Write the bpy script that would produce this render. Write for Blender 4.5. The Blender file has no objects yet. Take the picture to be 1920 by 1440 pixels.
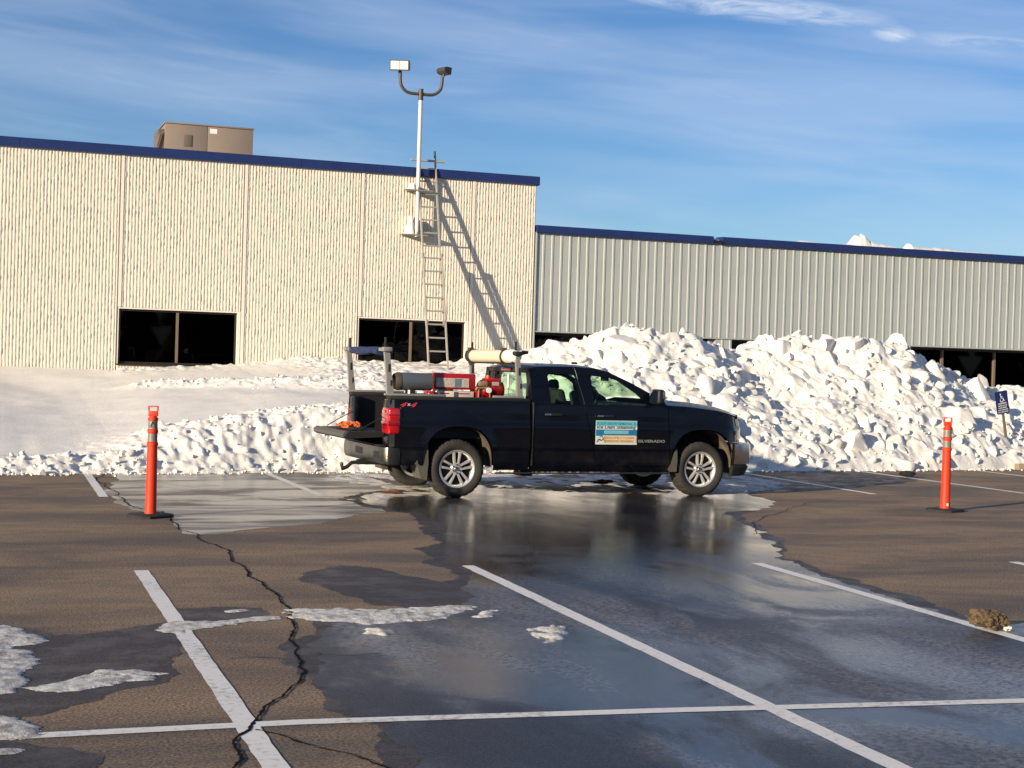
import bpy, bmesh, math, random
import numpy as np
from mathutils import Vector, Matrix

SC = bpy.context.scene
COL = SC.collection
RNG = random.Random(7)
NPR = np.random.default_rng(11)
PI = math.pi

# ------------------------------------------------------------------ camera
# world: X runs along the building front, Y away from the viewer, Z up; metres
TH, ROLL, PITCH, EYE = 0.35, 0.0304, -0.0131, 1.745
R0 = Vector((math.cos(TH), -math.sin(TH), 0)); F0 = Vector((math.sin(TH), math.cos(TH), 0)); Z0 = Vector((0, 0, 1))
FW = F0*math.cos(PITCH) + Z0*math.sin(PITCH); UP0 = -F0*math.sin(PITCH) + Z0*math.cos(PITCH)
RT = R0*math.cos(ROLL) + UP0*math.sin(ROLL); UPV = -R0*math.sin(ROLL) + UP0*math.cos(ROLL)
cam_data = bpy.data.cameras.new('camera'); cam = bpy.data.objects.new('camera', cam_data); COL.objects.link(cam)
cam_data.sensor_width = 36.0; cam_data.lens = 2842.4/1920*36
cam_data.clip_start = 0.1; cam_data.clip_end = 3000
m = Matrix((RT, UPV, -FW)).transposed().to_4x4(); m.translation = (0, 0, EYE)
cam.matrix_world = m
SC.camera = cam

# ------------------------------------------------------------------ light
SUN_AZ, SUN_EL = math.radians(27), math.radians(13)
travel = Vector((math.cos(SUN_AZ)*math.cos(SUN_EL), math.sin(SUN_AZ)*math.cos(SUN_EL), -math.sin(SUN_EL)))
sl = bpy.data.lights.new('sun', 'SUN'); sl.energy = 5.0; sl.angle = math.radians(0.53); sl.color = (1.0, 0.83, 0.60)
so = bpy.data.objects.new('sun', sl); COL.objects.link(so)
so.rotation_euler = travel.to_track_quat('-Z', 'Y').to_euler(); so.location = (-40, -20, 30)

world = bpy.data.worlds.new('World'); SC.world = world; world.use_nodes = True
wn = world.node_tree; wn.nodes.clear(); WL = wn.links.new
def wnode(t, **kw):
    n = wn.nodes.new(t)
    for k, v in kw.items(): setattr(n, k, v)
    return n
sky = wnode('ShaderNodeTexSky', sky_type='NISHITA')
sky.sun_disc = False; sky.sun_elevation = SUN_EL; sky.sun_rotation = PI/2 - math.atan2(-travel.y, -travel.x)
sky.air_density = 1.0; sky.dust_density = 0.3; sky.ozone_density = 4.5; sky.altitude = 300
tc = wnode('ShaderNodeTexCoord')
sep = wnode('ShaderNodeSeparateXYZ'); WL(tc.outputs['Generated'], sep.inputs[0])
def wmath(op, a, b=None, clamp=False):
    n = wnode('ShaderNodeMath', operation=op, use_clamp=clamp)
    for i, v in enumerate((a, b)):
        if v is None: continue
        if hasattr(v, 'links') or hasattr(v, 'is_linked'): WL(v, n.inputs[i])
        else: n.inputs[i].default_value = v
    return n.outputs[0]
# cirrus: noise drawn out along the wind, in degrees of azimuth and elevation
az = wmath('MULTIPLY', wmath('ARCTAN2', sep.outputs[0], sep.outputs[1]), 180/PI); el = wmath('MULTIPLY', wmath('ARCSINE', sep.outputs[2]), 180/PI)
elc = wmath('ADD', el, wmath('MULTIPLY', az, 0.075))
def cloud_layer(du, dv, off, detail, lo, hi, dist=0.5, rough=0.55):
    c = wnode('ShaderNodeCombineXYZ'); WL(wmath('DIVIDE', az, du), c.inputs[0]); WL(wmath('DIVIDE', elc, dv), c.inputs[1]); c.inputs[2].default_value = off
    nz = wnode('ShaderNodeTexNoise'); nz.inputs['Scale'].default_value = 1.0; nz.inputs['Detail'].default_value = detail
    nz.inputs['Distortion'].default_value = dist; nz.inputs['Roughness'].default_value = rough
    WL(c.outputs[0], nz.inputs['Vector'])
    r = wnode('ShaderNodeMapRange', interpolation_type='SMOOTHSTEP'); r.inputs[1].default_value = lo; r.inputs[2].default_value = hi
    WL(nz.outputs[0], r.inputs[0]); return r.outputs[0]
thin = cloud_layer(15.0, 2.2, 4.7, 4, 0.32, 0.70, 0.4, 0.48); streak = cloud_layer(5.0, 0.55, 9.1, 7, 0.42, 0.75, 0.9, 0.6)
# one brighter wisp of cirrus with a small tuft at its end
def puff(a0, e0, slope, da, de, noise_lo, off):
    la = wmath('SUBTRACT', az, a0); le = wmath('SUBTRACT', el, wmath('ADD', wmath('MULTIPLY', la, slope), e0))
    q = wmath('ADD', wmath('POWER', wmath('ABSOLUTE', wmath('DIVIDE', la, da)), 2.0), wmath('POWER', wmath('ABSOLUTE', wmath('DIVIDE', le, de)), 2.0))
    g = wmath('SUBTRACT', 1.0, q, True); return wmath('MULTIPLY', g, cloud_layer(2.6, 0.42, off, 7, noise_lo, 0.66, 0.8, 0.6))
wisp = wmath('ADD', wmath('ADD', puff(28.4, 13.35, -0.11, 5.6, 0.55, 0.30, 2.2), puff(33.75, 12.33, -0.10, 0.85, 0.34, 0.30, 5.0)), wmath('MULTIPLY', puff(37.0, 11.9, -0.12, 3.0, 0.35, 0.35, 7.0), 0.5), True)
mask = wmath('ADD', wmath('ADD', wmath('MULTIPLY', thin, 0.28), wmath('MULTIPLY', wmath('MULTIPLY', streak, thin), 0.08)), wmath('MULTIPLY', wisp, 0.85), True)
hsv = wnode('ShaderNodeHueSaturation'); hsv.inputs['Saturation'].default_value = 1.07; hsv.inputs['Hue'].default_value = 0.508; WL(sky.outputs[0], hsv.inputs['Color'])
mix = wnode('ShaderNodeMixRGB'); mix.inputs[2].default_value = (5.2, 6.0, 7.4, 1)
WL(mask, mix.inputs[0]); WL(hsv.outputs[0], mix.inputs[1])
bg = wnode('ShaderNodeBackground'); bg.inputs[1].default_value = 0.081
WL(mix.outputs[0], bg.inputs[0])
wo = wnode('ShaderNodeOutputWorld'); WL(bg.outputs[0], wo.inputs[0])

SC.view_settings.view_transform = 'Standard'; SC.view_settings.look = 'None'
SC.view_settings.exposure = 0.62; SC.view_settings.gamma = 1.0; SC.view_settings.use_curve_mapping = False
SC.render.engine = 'CYCLES'
SC.cycles.max_bounces = 8; SC.cycles.transparent_max_bounces = 12; SC.cycles.use_denoising = True
SC.cycles.caustics_reflective = False; SC.cycles.caustics_refractive = False; SC.cycles.sample_clamp_indirect = 6

# ------------------------------------------------------------------ helpers
def link(o, parent=None):
    COL.objects.link(o)
    if parent is not None: o.parent = parent
    return o
def tag(o, label=None, cat=None, group=None, kind=None):
    if label: o['label'] = label
    if cat: o['category'] = cat
    if group: o['group'] = group
    if kind: o['kind'] = kind
    return o
def empty(name, loc=(0, 0, 0), rz=0.0, label=None, cat=None, group=None, kind=None):
    o = bpy.data.objects.new(name, None); o.empty_display_size = 0.2
    o.location = loc; o.rotation_euler = (0, 0, rz); link(o)
    return tag(o, label, cat, group, kind)
def copy_tree(o, parent=None):
    c = o.copy(); COL.objects.link(c); c.parent = parent
    for ch in list(o.children): copy_tree(ch, c)
    return c
def from_np(name, verts, faces, mat, parent=None, smooth=True, sharp=None, loc=None):
    me = bpy.data.meshes.new(name)
    me.from_pydata([tuple(v) for v in np.asarray(verts, float)], [], [tuple(int(i) for i in f) for f in faces]); me.update()
    if smooth: me.polygons.foreach_set('use_smooth', [True]*len(me.polygons))
    if sharp: me.set_sharp_from_angle(angle=math.radians(sharp))
    if mat is not None: me.materials.append(mat)
    o = bpy.data.objects.new(name, me)
    if loc is not None: o.location = loc
    return link(o, parent)
def grid_faces(nu, nv):
    i = np.arange(nu-1)[:, None]*nv + np.arange(nv-1)[None, :]
    i = i.ravel(); return np.stack([i, i+nv, i+nv+1, i+1], 1)
def fast_mesh(name, V, Fq, mat, parent=None, smooth=True, loc=None):
    """quad or tri mesh from arrays, quickly"""
    V = np.asarray(V, np.float32); Fq = np.asarray(Fq, np.int32); n = Fq.shape[1]
    me = bpy.data.meshes.new(name); me.vertices.add(len(V)); me.vertices.foreach_set('co', V.ravel())
    me.loops.add(Fq.size); me.loops.foreach_set('vertex_index', Fq.ravel())
    me.polygons.add(len(Fq)); me.polygons.foreach_set('loop_start', np.arange(0, Fq.size, n, dtype=np.int32))
    me.update(calc_edges=True); me.validate()
    if smooth: me.polygons.foreach_set('use_smooth', np.ones(len(me.polygons), bool))
    if mat is not None: me.materials.append(mat)
    o = bpy.data.objects.new(name, me)
    if loc is not None: o.location = loc
    return link(o, parent)

class MB:
    """collects shapes, then builds them as one mesh object"""
    def __init__(s): s.bm = bmesh.new()
    def box(s, c, size, rot=None, bev=0.0, seg=2):
        g = bmesh.ops.create_cube(s.bm, size=1.0); vs = g['verts']
        M = Matrix.Diagonal((size[0], size[1], size[2], 1))
        R = rot.to_4x4() if rot is not None else Matrix.Identity(4)
        bmesh.ops.transform(s.bm, matrix=Matrix.Translation(c) @ R @ M, verts=vs)
        if bev > 0:
            es = list({e for v in vs for e in v.link_edges})
            bmesh.ops.bevel(s.bm, geom=es, offset=bev, segments=seg, affect='EDGES', profile=0.5)
        return s
    def bx(s, x0, x1, y0, y1, z0, z1, bev=0.0, seg=2):
        return s.box(((x0+x1)/2, (y0+y1)/2, (z0+z1)/2), (abs(x1-x0), abs(y1-y0), abs(z1-z0)), None, bev, seg)
    def rings(s, rs, cap0=True, cap1=True, closed=True):
        V = [[s.bm.verts.new(p) for p in r] for r in rs]; n = len(V[0])
        for a, b in zip(V, V[1:]):
            for i in range(n if closed else n-1):
                j = (i+1) % n
                try: s.bm.faces.new((a[i], a[j], b[j], b[i]))
                except ValueError: pass
        if cap0: s.bm.faces.new(list(reversed(V[0])))
        if cap1: s.bm.faces.new(V[-1])
        return s
    def cyl(s, p0, p1, r0, r1=None, n=16, caps=True):
        r1 = r0 if r1 is None else r1; p0, p1 = Vector(p0), Vector(p1); d = (p1-p0).normalized()
        a = d.orthogonal().normalized(); b = d.cross(a)
        return s.rings([[p + (a*math.cos(2*PI*i/n) + b*math.sin(2*PI*i/n))*r for i in range(n)] for p, r in ((p0, r0), (p1, r1))], caps, caps)
    def tube(s, pts, r, n=8, caps=True):
        pts = [Vector(p) for p in pts]; rs = []; N = len(pts)
        rad = r if hasattr(r, '__len__') else [r]*N
        d0 = (pts[1]-pts[0]).normalized(); a = d0.orthogonal().normalized()
        for i, p in enumerate(pts):
            d = (pts[min(i+1, N-1)] - pts[max(i-1, 0)]).normalized()
            a = (a - d*a.dot(d)).normalized(); b = d.cross(a)
            rs.append([p + (a*math.cos(2*PI*k/n) + b*math.sin(2*PI*k/n))*rad[i] for k in range(n)])
        return s.rings(rs, caps, caps)
    def lathe(s, prof, origin=(0, 0, 0), axis='y', n=48, cap=False):
        """prof: list of (along, radius)"""
        o = Vector(origin); rs = []
        for t, r in prof:
            ring = []
            for i in range(n):
                a = 2*PI*i/n; c, d = math.cos(a)*r, math.sin(a)*r
                p = {'y': (c, t, d), 'x': (t, c, d), 'z': (c, d, t)}[axis]
                ring.append(o + Vector(p))
            rs.append(ring)
        return s.rings(rs, cap, cap)
    def prism(s, pts, a0, a1, plane='xz'):
        """extrude a 2-D outline between two offsets on the remaining axis"""
        def P(p, a): return {'xz': (p[0], a, p[1]), 'xy': (p[0], p[1], a), 'yz': (a, p[0], p[1])}[plane]
        return s.rings([[Vector(P(p, a0)) for p in pts], [Vector(P(p, a1)) for p in pts]])
    def poly(s, pts):
        s.bm.faces.new([s.bm.verts.new(p) for p in pts]); return s
    def xf(s, M):
        bmesh.ops.transform(s.bm, matrix=M, verts=s.bm.verts[:]); return s
    def build(s, name, mat, parent=None, smooth=True, sharp=35, loc=None):
        bmesh.ops.recalc_face_normals(s.bm, faces=s.bm.faces[:])
        me = bpy.data.meshes.new(name); s.bm.to_mesh(me); s.bm.free()
        if smooth:
            me.polygons.foreach_set('use_smooth', [True]*len(me.polygons)); me.set_sharp_from_angle(angle=math.radians(sharp))
        if mat is not None: me.materials.append(mat)
        o = bpy.data.objects.new(name, me)
        if loc is not None: o.location = loc
        return link(o, parent)

def text_obj(s, size, name, mat, parent, loc, rot, width=None, bold=0.0, shear=0.0, ext=0.0006, align='LEFT'):
    cu = bpy.data.curves.new(name, 'FONT'); cu.body = s; cu.size = size; cu.offset = bold; cu.shear = shear; cu.extrude = ext
    cu.align_x = align; cu.resolution_u = 3
    t = bpy.data.objects.new(name, cu); COL.objects.link(t)
    dg = bpy.context.evaluated_depsgraph_get(); dg.update()
    me = bpy.data.meshes.new_from_object(t.evaluated_get(dg)); bpy.data.objects.remove(t); bpy.data.curves.remove(cu)
    if width:
        xs = [v.co.x for v in me.vertices]; k = width/(max(xs)-min(xs)); x0 = min(xs)
        for v in me.vertices: v.co.x = (v.co.x - x0)*k
    me.materials.clear(); me.materials.append(mat)
    o = bpy.data.objects.new(name, me); o.location = loc; o.rotation_euler = rot
    return link(o, parent)

# value noise
def _hash(ix, iy, seed):
    h = (ix.astype(np.int64)*374761393 + iy.astype(np.int64)*668265263 + seed*1442695041) & 0xffffffff
    h = ((h ^ (h >> 13))*1274126177) & 0xffffffff
    return ((h ^ (h >> 16)) & 0xffff)/65535.0
def vnoise(x, y, seed=0):
    x = np.asarray(x, float); y = np.asarray(y, float)
    ix, iy = np.floor(x), np.floor(y); fx, fy = x-ix, y-iy
    fx = fx*fx*fx*(fx*(fx*6-15)+10); fy = fy*fy*fy*(fy*(fy*6-15)+10)
    a, b = _hash(ix, iy, seed), _hash(ix+1, iy, seed); c, d = _hash(ix, iy+1, seed), _hash(ix+1, iy+1, seed)
    return (a*(1-fx)+b*fx)*(1-fy) + (c*(1-fx)+d*fx)*fy
def fbm(x, y, seed=0, octv=4, gain=0.5):
    s = 0; a = 1.0; t = 0
    for k in range(octv):
        s = s + a*(vnoise(x*2**k, y*2**k, seed+k*17)-0.5); t += a; a *= gain
    return s/t*2
def cell(x, y, seed=0):
    """worley: distance to nearest point and that point's random value"""
    ix, iy = np.floor(x), np.floor(y); best = np.full(x.shape, 9.0); val = np.zeros(x.shape)
    for dx in (-1, 0, 1):
        for dy in (-1, 0, 1):
            jx, jy = ix+dx, iy+dy
            px = jx + _hash(jx, jy, seed); py = jy + _hash(jx, jy, seed+5)
            d = np.hypot(px-x, py-y); k = d < best
            best = np.where(k, d, best); val = np.where(k, _hash(jx, jy, seed+9), val)
    return best, val
def sstep(a, b, x):
    t = np.clip((x-a)/(b-a), 0, 1); return t*t*(3-2*t)
def frac_outline(pts, amp, depth=4, seed=0, closed=True):
    """roughen a closed outline by midpoint displacement"""
    r = random.Random(seed); P = [Vector((p[0], p[1])) for p in pts]
    for d in range(depth):
        Q = []
        for i in range(len(P) if closed else len(P)-1):
            a, b = P[i], P[(i+1) % len(P)]; Q.append(a)
            L = (b-a).length
            if L > 0.03:
                nrm = Vector((-(b-a).y, (b-a).x))
                Q.append((a+b)/2 + nrm*r.uniform(-amp, amp))
        if not closed: Q.append(P[-1])
        P = Q
    return [(p.x, p.y) for p in P]

# ------------------------------------------------------------------ materials
def mat(name, col=(0.5, 0.5, 0.5), rough=0.5, metal=0.0, spec=0.5, coat=0.0, coat_rough=0.05, var=0.0, var_scale=5.0, bump=0.0, bump_scale=60.0, bump_dist=0.01,
        col2=None, coord='Object', emis=None, sheen=0.0, sss=0.0):
    m = bpy.data.materials.new(name); m.use_nodes = True; nt = m.node_tree; b = nt.nodes['Principled BSDF']
    b.inputs['Base Color'].default_value = (*col, 1); b.inputs['Roughness'].default_value = rough; b.inputs['Metallic'].default_value = metal
    b.inputs['Specular IOR Level'].default_value = spec; b.inputs['Coat Weight'].default_value = coat; b.inputs['Coat Roughness'].default_value = coat_rough
    if sss: b.inputs['Subsurface Weight'].default_value = sss
    t = nt.nodes.new('ShaderNodeTexCoord')
    if var > 0 or col2:
        n = nt.nodes.new('ShaderNodeTexNoise'); n.inputs['Scale'].default_value = var_scale; n.inputs['Detail'].default_value = 6; n.inputs['Roughness'].default_value = 0.62
        nt.links.new(t.outputs[coord], n.inputs['Vector'])
        mr = nt.nodes.new('ShaderNodeMapRange'); mr.inputs[1].default_value = 0.35; mr.inputs[2].default_value = 0.65
        nt.links.new(n.outputs[0], mr.inputs[0])
        mx = nt.nodes.new('ShaderNodeMixRGB'); c2 = col2 or tuple(c*(1-var) for c in col)
        mx.inputs[1].default_value = (*col, 1); mx.inputs[2].default_value = (*c2, 1)
        nt.links.new(mr.outputs[0], mx.inputs[0]); nt.links.new(mx.outputs[0], b.inputs['Base Color'])
    if bump > 0:
        n2 = nt.nodes.new('ShaderNodeTexNoise'); n2.inputs['Scale'].default_value = bump_scale; n2.inputs['Detail'].default_value = 5
        nt.links.new(t.outputs[coord], n2.inputs['Vector'])
        bp = nt.nodes.new('ShaderNodeBump'); bp.inputs['Strength'].default_value = bump; bp.inputs['Distance'].default_value = bump_dist
        nt.links.new(n2.outputs[0], bp.inputs['Height']); nt.links.new(bp.outputs[0], b.inputs['Normal'])
    if emis:
        b.inputs['Emission Color'].default_value = (*emis[0], 1); b.inputs['Emission Strength'].default_value = emis[1]
    return m
class NT:
    """small node-graph helper"""
    def __init__(s, m): s.nt = m.node_tree; s.b = s.nt.nodes['Principled BSDF']
    def n(s, t, **kw):
        x = s.nt.nodes.new(t)
        for k, v in kw.items(): setattr(x, k, v)
        return x
    def l(s, a, b): s.nt.links.new(a, b)
    def coord(s, scale=(1, 1, 1), rot=0.0, loc=(0, 0, 0), kind='Object'):
        t = s.n('ShaderNodeTexCoord'); mp = s.n('ShaderNodeMapping'); mp.inputs['Scale'].default_value = scale
        mp.inputs['Rotation'].default_value = (0, 0, rot); mp.inputs['Location'].default_value = loc
        s.l(t.outputs[kind], mp.inputs[0]); return mp.outputs[0]
    def noise(s, vec, scale, detail=4, rough=0.55, dist=0.0):
        x = s.n('ShaderNodeTexNoise'); x.inputs['Scale'].default_value = scale; x.inputs['Detail'].default_value = detail
        x.inputs['Roughness'].default_value = rough; x.inputs['Distortion'].default_value = dist
        s.l(vec, x.inputs['Vector']); return x.outputs[0]
    def rng(s, v, a, b, c=0.0, d=1.0, smooth=True):
        x = s.n('ShaderNodeMapRange', interpolation_type='SMOOTHSTEP' if smooth else 'LINEAR')
        for i, q in enumerate((a, b, c, d)): x.inputs[i+1].default_value = q
        s.l(v, x.inputs[0]); return x.outputs[0]
    def mix(s, f, a, b):
        x = s.n('ShaderNodeMixRGB')
        for i, v in enumerate((f, a, b)):
            if isinstance(v, (tuple, list)): x.inputs[i].default_value = (*v, 1)
            elif isinstance(v, (int, float)): x.inputs[i].default_value = v
            else: s.l(v, x.inputs[i])
        return x.outputs[0]
    def math(s, op, a, b=0.0, clamp=False):
        x = s.n('ShaderNodeMath', operation=op, use_clamp=clamp)
        for i, v in enumerate((a, b)):
            if isinstance(v, (int, float)): x.inputs[i].default_value = v
            else: s.l(v, x.inputs[i])
        return x.outputs[0]
    def bump(s, h, strength, dist, normal=None):
        x = s.n('ShaderNodeBump'); x.inputs['Strength'].default_value = strength; x.inputs['Distance'].default_value = dist
        s.l(h, x.inputs['Height'])
        if normal is not None: s.l(normal, x.inputs['Normal'])
        return x.outputs[0]
    def set(s, k, v):
        if isinstance(v, (int, float)): s.b.inputs[k].default_value = v
        elif isinstance(v, tuple): s.b.inputs[k].default_value = (*v, 1)
        else: s.l(v, s.b.inputs[k])

M = {}
def asphalt_mat(name, c1, c2, c3, dark=1.0, rough=(0.75, 0.95), spec=0.3):
    m = mat(name); g = NT(m); v = g.coord()
    big = g.rng(g.noise(g.coord((0.55, 1.3, 1), math.radians(27)), 0.75, 6, 0.62, 0.5), 0.36, 0.66)
    mid = g.rng(g.noise(v, 3.0, 6, 0.65), 0.35, 0.65)
    grain = g.noise(v, 62.0, 5, 0.8); grain2 = g.noise(v, 260.0, 2, 0.6)
    c = g.mix(big, c1, c2); c = g.mix(g.math('MULTIPLY', mid, 0.45), c, c3)
    sp = g.rng(grain, 0.40, 0.61, 0.32, 1.72, False); sp2 = g.rng(grain2, 0.35, 0.65, 0.8, 1.2, False)
    k = g.math('MULTIPLY', sp, sp2)
    vm = g.n('ShaderNodeVectorMath', operation='SCALE'); g.l(c, vm.inputs[0]); g.l(k, vm.inputs['Scale'])
    g.set('Base Color', vm.outputs[0]); g.set('Roughness', g.rng(mid, 0, 1, rough[0], rough[1])); g.set('Specular IOR Level', spec)
    h = g.math('ADD', g.math('MULTIPLY', grain, 0.7), g.math('MULTIPLY', grain2, 0.3))
    g.set('Normal', g.bump(h, 0.55, 0.006)); return m
M['asphalt'] = asphalt_mat('asphalt', (0.295, 0.200, 0.120), (0.120, 0.094, 0.074), (0.19, 0.150, 0.115))
M['damp'] = asphalt_mat('damp asphalt', (0.072, 0.057, 0.048), (0.045, 0.037, 0.033), (0.06, 0.052, 0.048), rough=(0.45, 0.7), spec=0.4)

def wet_mat():
    m = mat('wet icy asphalt'); g = NT(m); v = g.coord()
    # thin white frost film lying in bands along the stalls
    st = g.noise(g.coord((1.0, 0.28, 1), 0.06), 1.55, 6, 0.6, 0.7)
    big = g.noise(g.coord((0.9, 0.55, 1)), 0.42, 4, 0.55, 0.3)
    film = g.rng(g.math('ADD', g.math('MULTIPLY', st, 0.6), g.math('MULTIPLY', big, 0.5)), 0.46, 0.68)
    fine = g.rng(g.noise(v, 26.0, 6, 0.7), 0.33, 0.62); film2 = g.math('MULTIPLY', film, fine)
    grain = g.noise(v, 90.0, 4, 0.75)
    base = g.mix(g.rng(grain, 0.42, 0.62), (0.010, 0.010, 0.012), (0.070, 0.066, 0.068))
    c = g.mix(g.math('MULTIPLY', film2, 0.75), base, (0.33, 0.335, 0.35))
    wet = g.rng(g.noise(g.coord((1.0, 0.6, 1)), 0.75, 5, 0.6, 0.5), 0.36, 0.62)
    yy = g.n('ShaderNodeSeparateXYZ'); g.l(v, yy.inputs[0]); far = g.rng(g.math('ADD', yy.outputs[1], g.math('MULTIPLY', st, 3.0)), 11.0, 14.5)
    fresh = g.math('SUBTRACT', 1.0, g.math('MULTIPLY', far, 0.60))   # freshly melted, smoother water by the truck
    r = g.math('MULTIPLY', g.math('ADD', g.rng(wet, 0, 1, 0.14, 0.44), g.math('MULTIPLY', film, 0.16)), fresh); g.set('Roughness', r)
    g.set('Base Color', g.mix(g.math('MULTIPLY', far, 0.8), c, base)); g.set('Specular IOR Level', 0.30)
    rip = g.noise(g.coord((1.0, 0.45, 1)), 9.0, 4, 0.6, 0.5)
    h = g.math('ADD', g.math('MULTIPLY', rip, 0.6), g.math('MULTIPLY', grain, 0.28))
    g.set('Normal', g.bump(h, 0.10, 0.02)); return m
M['wet'] = wet_mat()
def ice_mat():
    m = mat('pale ice film'); g = NT(m); v = g.coord()
    st = g.noise(g.coord((0.35, 1.0, 1), 0.15), 1.05, 7, 0.66, 0.8)
    film = g.rng(st, 0.40, 0.60); grain = g.noise(v, 110.0, 3, 0.65)
    c = g.mix(film, (0.075, 0.068, 0.058), (0.46, 0.435, 0.375)); c = g.mix(g.rng(grain, 0.5, 0.75, 0, 0.35), c, (0.05, 0.045, 0.04))
    g.set('Base Color', c); g.set('Roughness', g.rng(film, 0, 1, 0.42, 0.30)); g.set('Specular IOR Level', 0.4)
    g.set('Normal', g.bump(g.noise(g.coord((0.5, 1, 1)), 11.0, 4, 0.6), 0.10, 0.02)); return m
M['ice'] = ice_mat()
def snow_mat(name, col, col2, scale=3.0, bump=0.5, bs=28.0):
    m = mat(name); g = NT(m); v = g.coord(kind='Object')
    n1 = g.rng(g.noise(v, scale, 5, 0.6), 0.4, 0.68); n2 = g.noise(v, bs, 6, 0.68); n3 = g.noise(v, bs*5, 3, 0.6)
    g.set('Base Color', g.mix(n1, col, col2)); g.set('Roughness', 0.75); g.set('Specular IOR Level', 0.25)
    h = g.math('ADD', n2, g.math('MULTIPLY', n3, 0.25)); g.set('Normal', g.bump(h, bump, 0.03)); return m
M['snow'] = snow_mat('snow', (0.80, 0.775, 0.725), (0.75, 0.725, 0.675), 3.0, 0.4)
M['snow_smooth'] = snow_mat('drifted snow', (0.84, 0.84, 0.85), (0.80, 0.80, 0.80), 1.2, 0.25, 40.0)
M['chunk'] = snow_mat('broken snow', (0.76, 0.74, 0.69), (0.68, 0.655, 0.60), 2.2, 0.4, 12.0)
M['slush'] = snow_mat('slush', (0.76, 0.74, 0.70), (0.42, 0.39, 0.34), 5.0, 0.8, 30.0)
M['crust'] = snow_mat('icy snow crust', (0.78, 0.77, 0.75), (0.36, 0.35, 0.34), 11.0, 1.0, 45.0)
def paint_line_mat():
    m = mat('worn white road paint'); g = NT(m); v = g.coord()
    w = g.noise(v, 22.0, 6, 0.7); w2 = g.noise(g.coord((1, 0.4, 1)), 2.0, 4, 0.6); gr = g.noise(v, 150.0, 3, 0.6)
    k = g.rng(g.math('ADD', w, g.math('MULTIPLY', w2, 0.6)), 0.80, 1.06)
    g.set('Base Color', g.mix(g.math('MULTIPLY', k, 0.62), (0.80, 0.775, 0.725), (0.17, 0.15, 0.135))); g.set('Roughness', 0.65)
    g.set('Normal', g.bump(gr, 0.4, 0.005)); return m
M['line'] = paint_line_mat()
M['crack'] = mat('asphalt crack', (0.006, 0.006, 0.006), 0.95, spec=0.1)
# ------------------------------------------------------------------ ground
def sheet(name, outline, z, material):
    b = MB(); f = b.bm.faces.new([b.bm.verts.new((p[0], p[1], z)) for p in outline])
    bmesh.ops.triangulate(b.bm, faces=[f]); 
    for fc in b.bm.faces:
        if fc.normal.z < 0: fc.normal_flip()
    me = bpy.data.meshes.new(name); b.bm.to_mesh(me); b.bm.free(); me.materials.append(material)
    return tag(link(bpy.data.objects.new(name, me)), kind='structure')
sheet('ground', [(-400, -400), (500, -400), (500, 700), (-400, 700)], 0.0, M['asphalt'])
WET = [(5.13,19.22),(6.1,20.03),(7.92,20.67),(9.78,20.98),(11.29,20.72),(10.48,18.77),(9.22,16.76),(8.59,15.74),(8.35,14.93),(8.04,14.19),(7.73,13.43),(7.49,12.91),(7.21,11.99),(7.07,11.49),(7.04,11.01),(6.93,10.38),(6.9,9.9),(6.92,9.51),(6.9,9.05),(7.04,8.87),(7.36,8.86),(9.6,7.38),(7.49,2.36),(1.78,3.07),(1.70,5.0),(1.83,5.89),(1.88,6.22),(1.93,6.58),(2.0,6.99),(1.84,7.21),(1.86,7.49),(1.87,7.84),(1.91,8.23),(2.06,8.78),(2.13,9.2),(2.26,9.55),(2.43,9.83),(2.67,9.89),(2.99,9.73),(3.44,10.1),(3.67,10.66),(3.87,11.46),(4.03,12.12),(4.02,12.56),(4.2,13.47),(4.53,14.73),(4.9,15.98),(5.04,16.71),(4.79,16.97),(4.69,17.8)]
ICE = [(1.92,20.82),(1.75,18.21),(1.83,17.28),(2.08,16.69),(2.09,15.64),(2.07,14.94),(2.23,14.79),(2.55,14.99),(2.98,15.33),(3.36,15.55),(3.97,16.2),(4.6,16.73),(4.96,17.46),(5.03,18.84),(5.8,20.03),(5.91,22.6),(4.39,22.9),(3.04,22.9),(2.25,22.7)]
DAMP = [[(0.0,10.14),(0.28,10.04),(0.47,9.88),(0.57,9.62),(0.76,9.65),(0.97,9.79),(1.22,9.94),(1.38,9.99),(1.36,9.43),(1.27,8.93),(1.16,8.64),(1.19,8.35),(0.89,8.05),(0.71,7.81),(0.47,7.59),(0.32,7.51),(0.0,7.57)],
 [(1.44,10.5),(1.7,10.54),(2.01,10.45),(2.02,10.18),(1.7,9.93),(1.39,9.87)],
 [(0.0,7.06),(0.34,6.98),(0.5,6.89),(0.58,6.78),(0.58,6.53),(0.52,6.06),(0.0,6.0)],
 [(2.56,11.79),(2.84,12.27),(3.08,12.5),(3.42,12.07),(3.57,11.65),(3.66,11.2),(3.52,10.44),(3.07,10.25),(2.81,10.43),(2.7,10.94)],
 [(12.48,22.65),(13.37,23.7),(15.4,23.9),(15.45,22.43),(14.53,21.08),(13.67,20.56),(12.59,20.07),(11.57,19.61),(10.8,19.18),(11.3,20.9)]]
sheet('ice_sheet', frac_outline(ICE, 0.13, 5, 3), 0.0012, M['ice'])
for i, d in enumerate(DAMP): sheet('damp_patch', frac_outline(d, 0.16, 5, 20+i), 0.0014, M['damp'])
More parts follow.
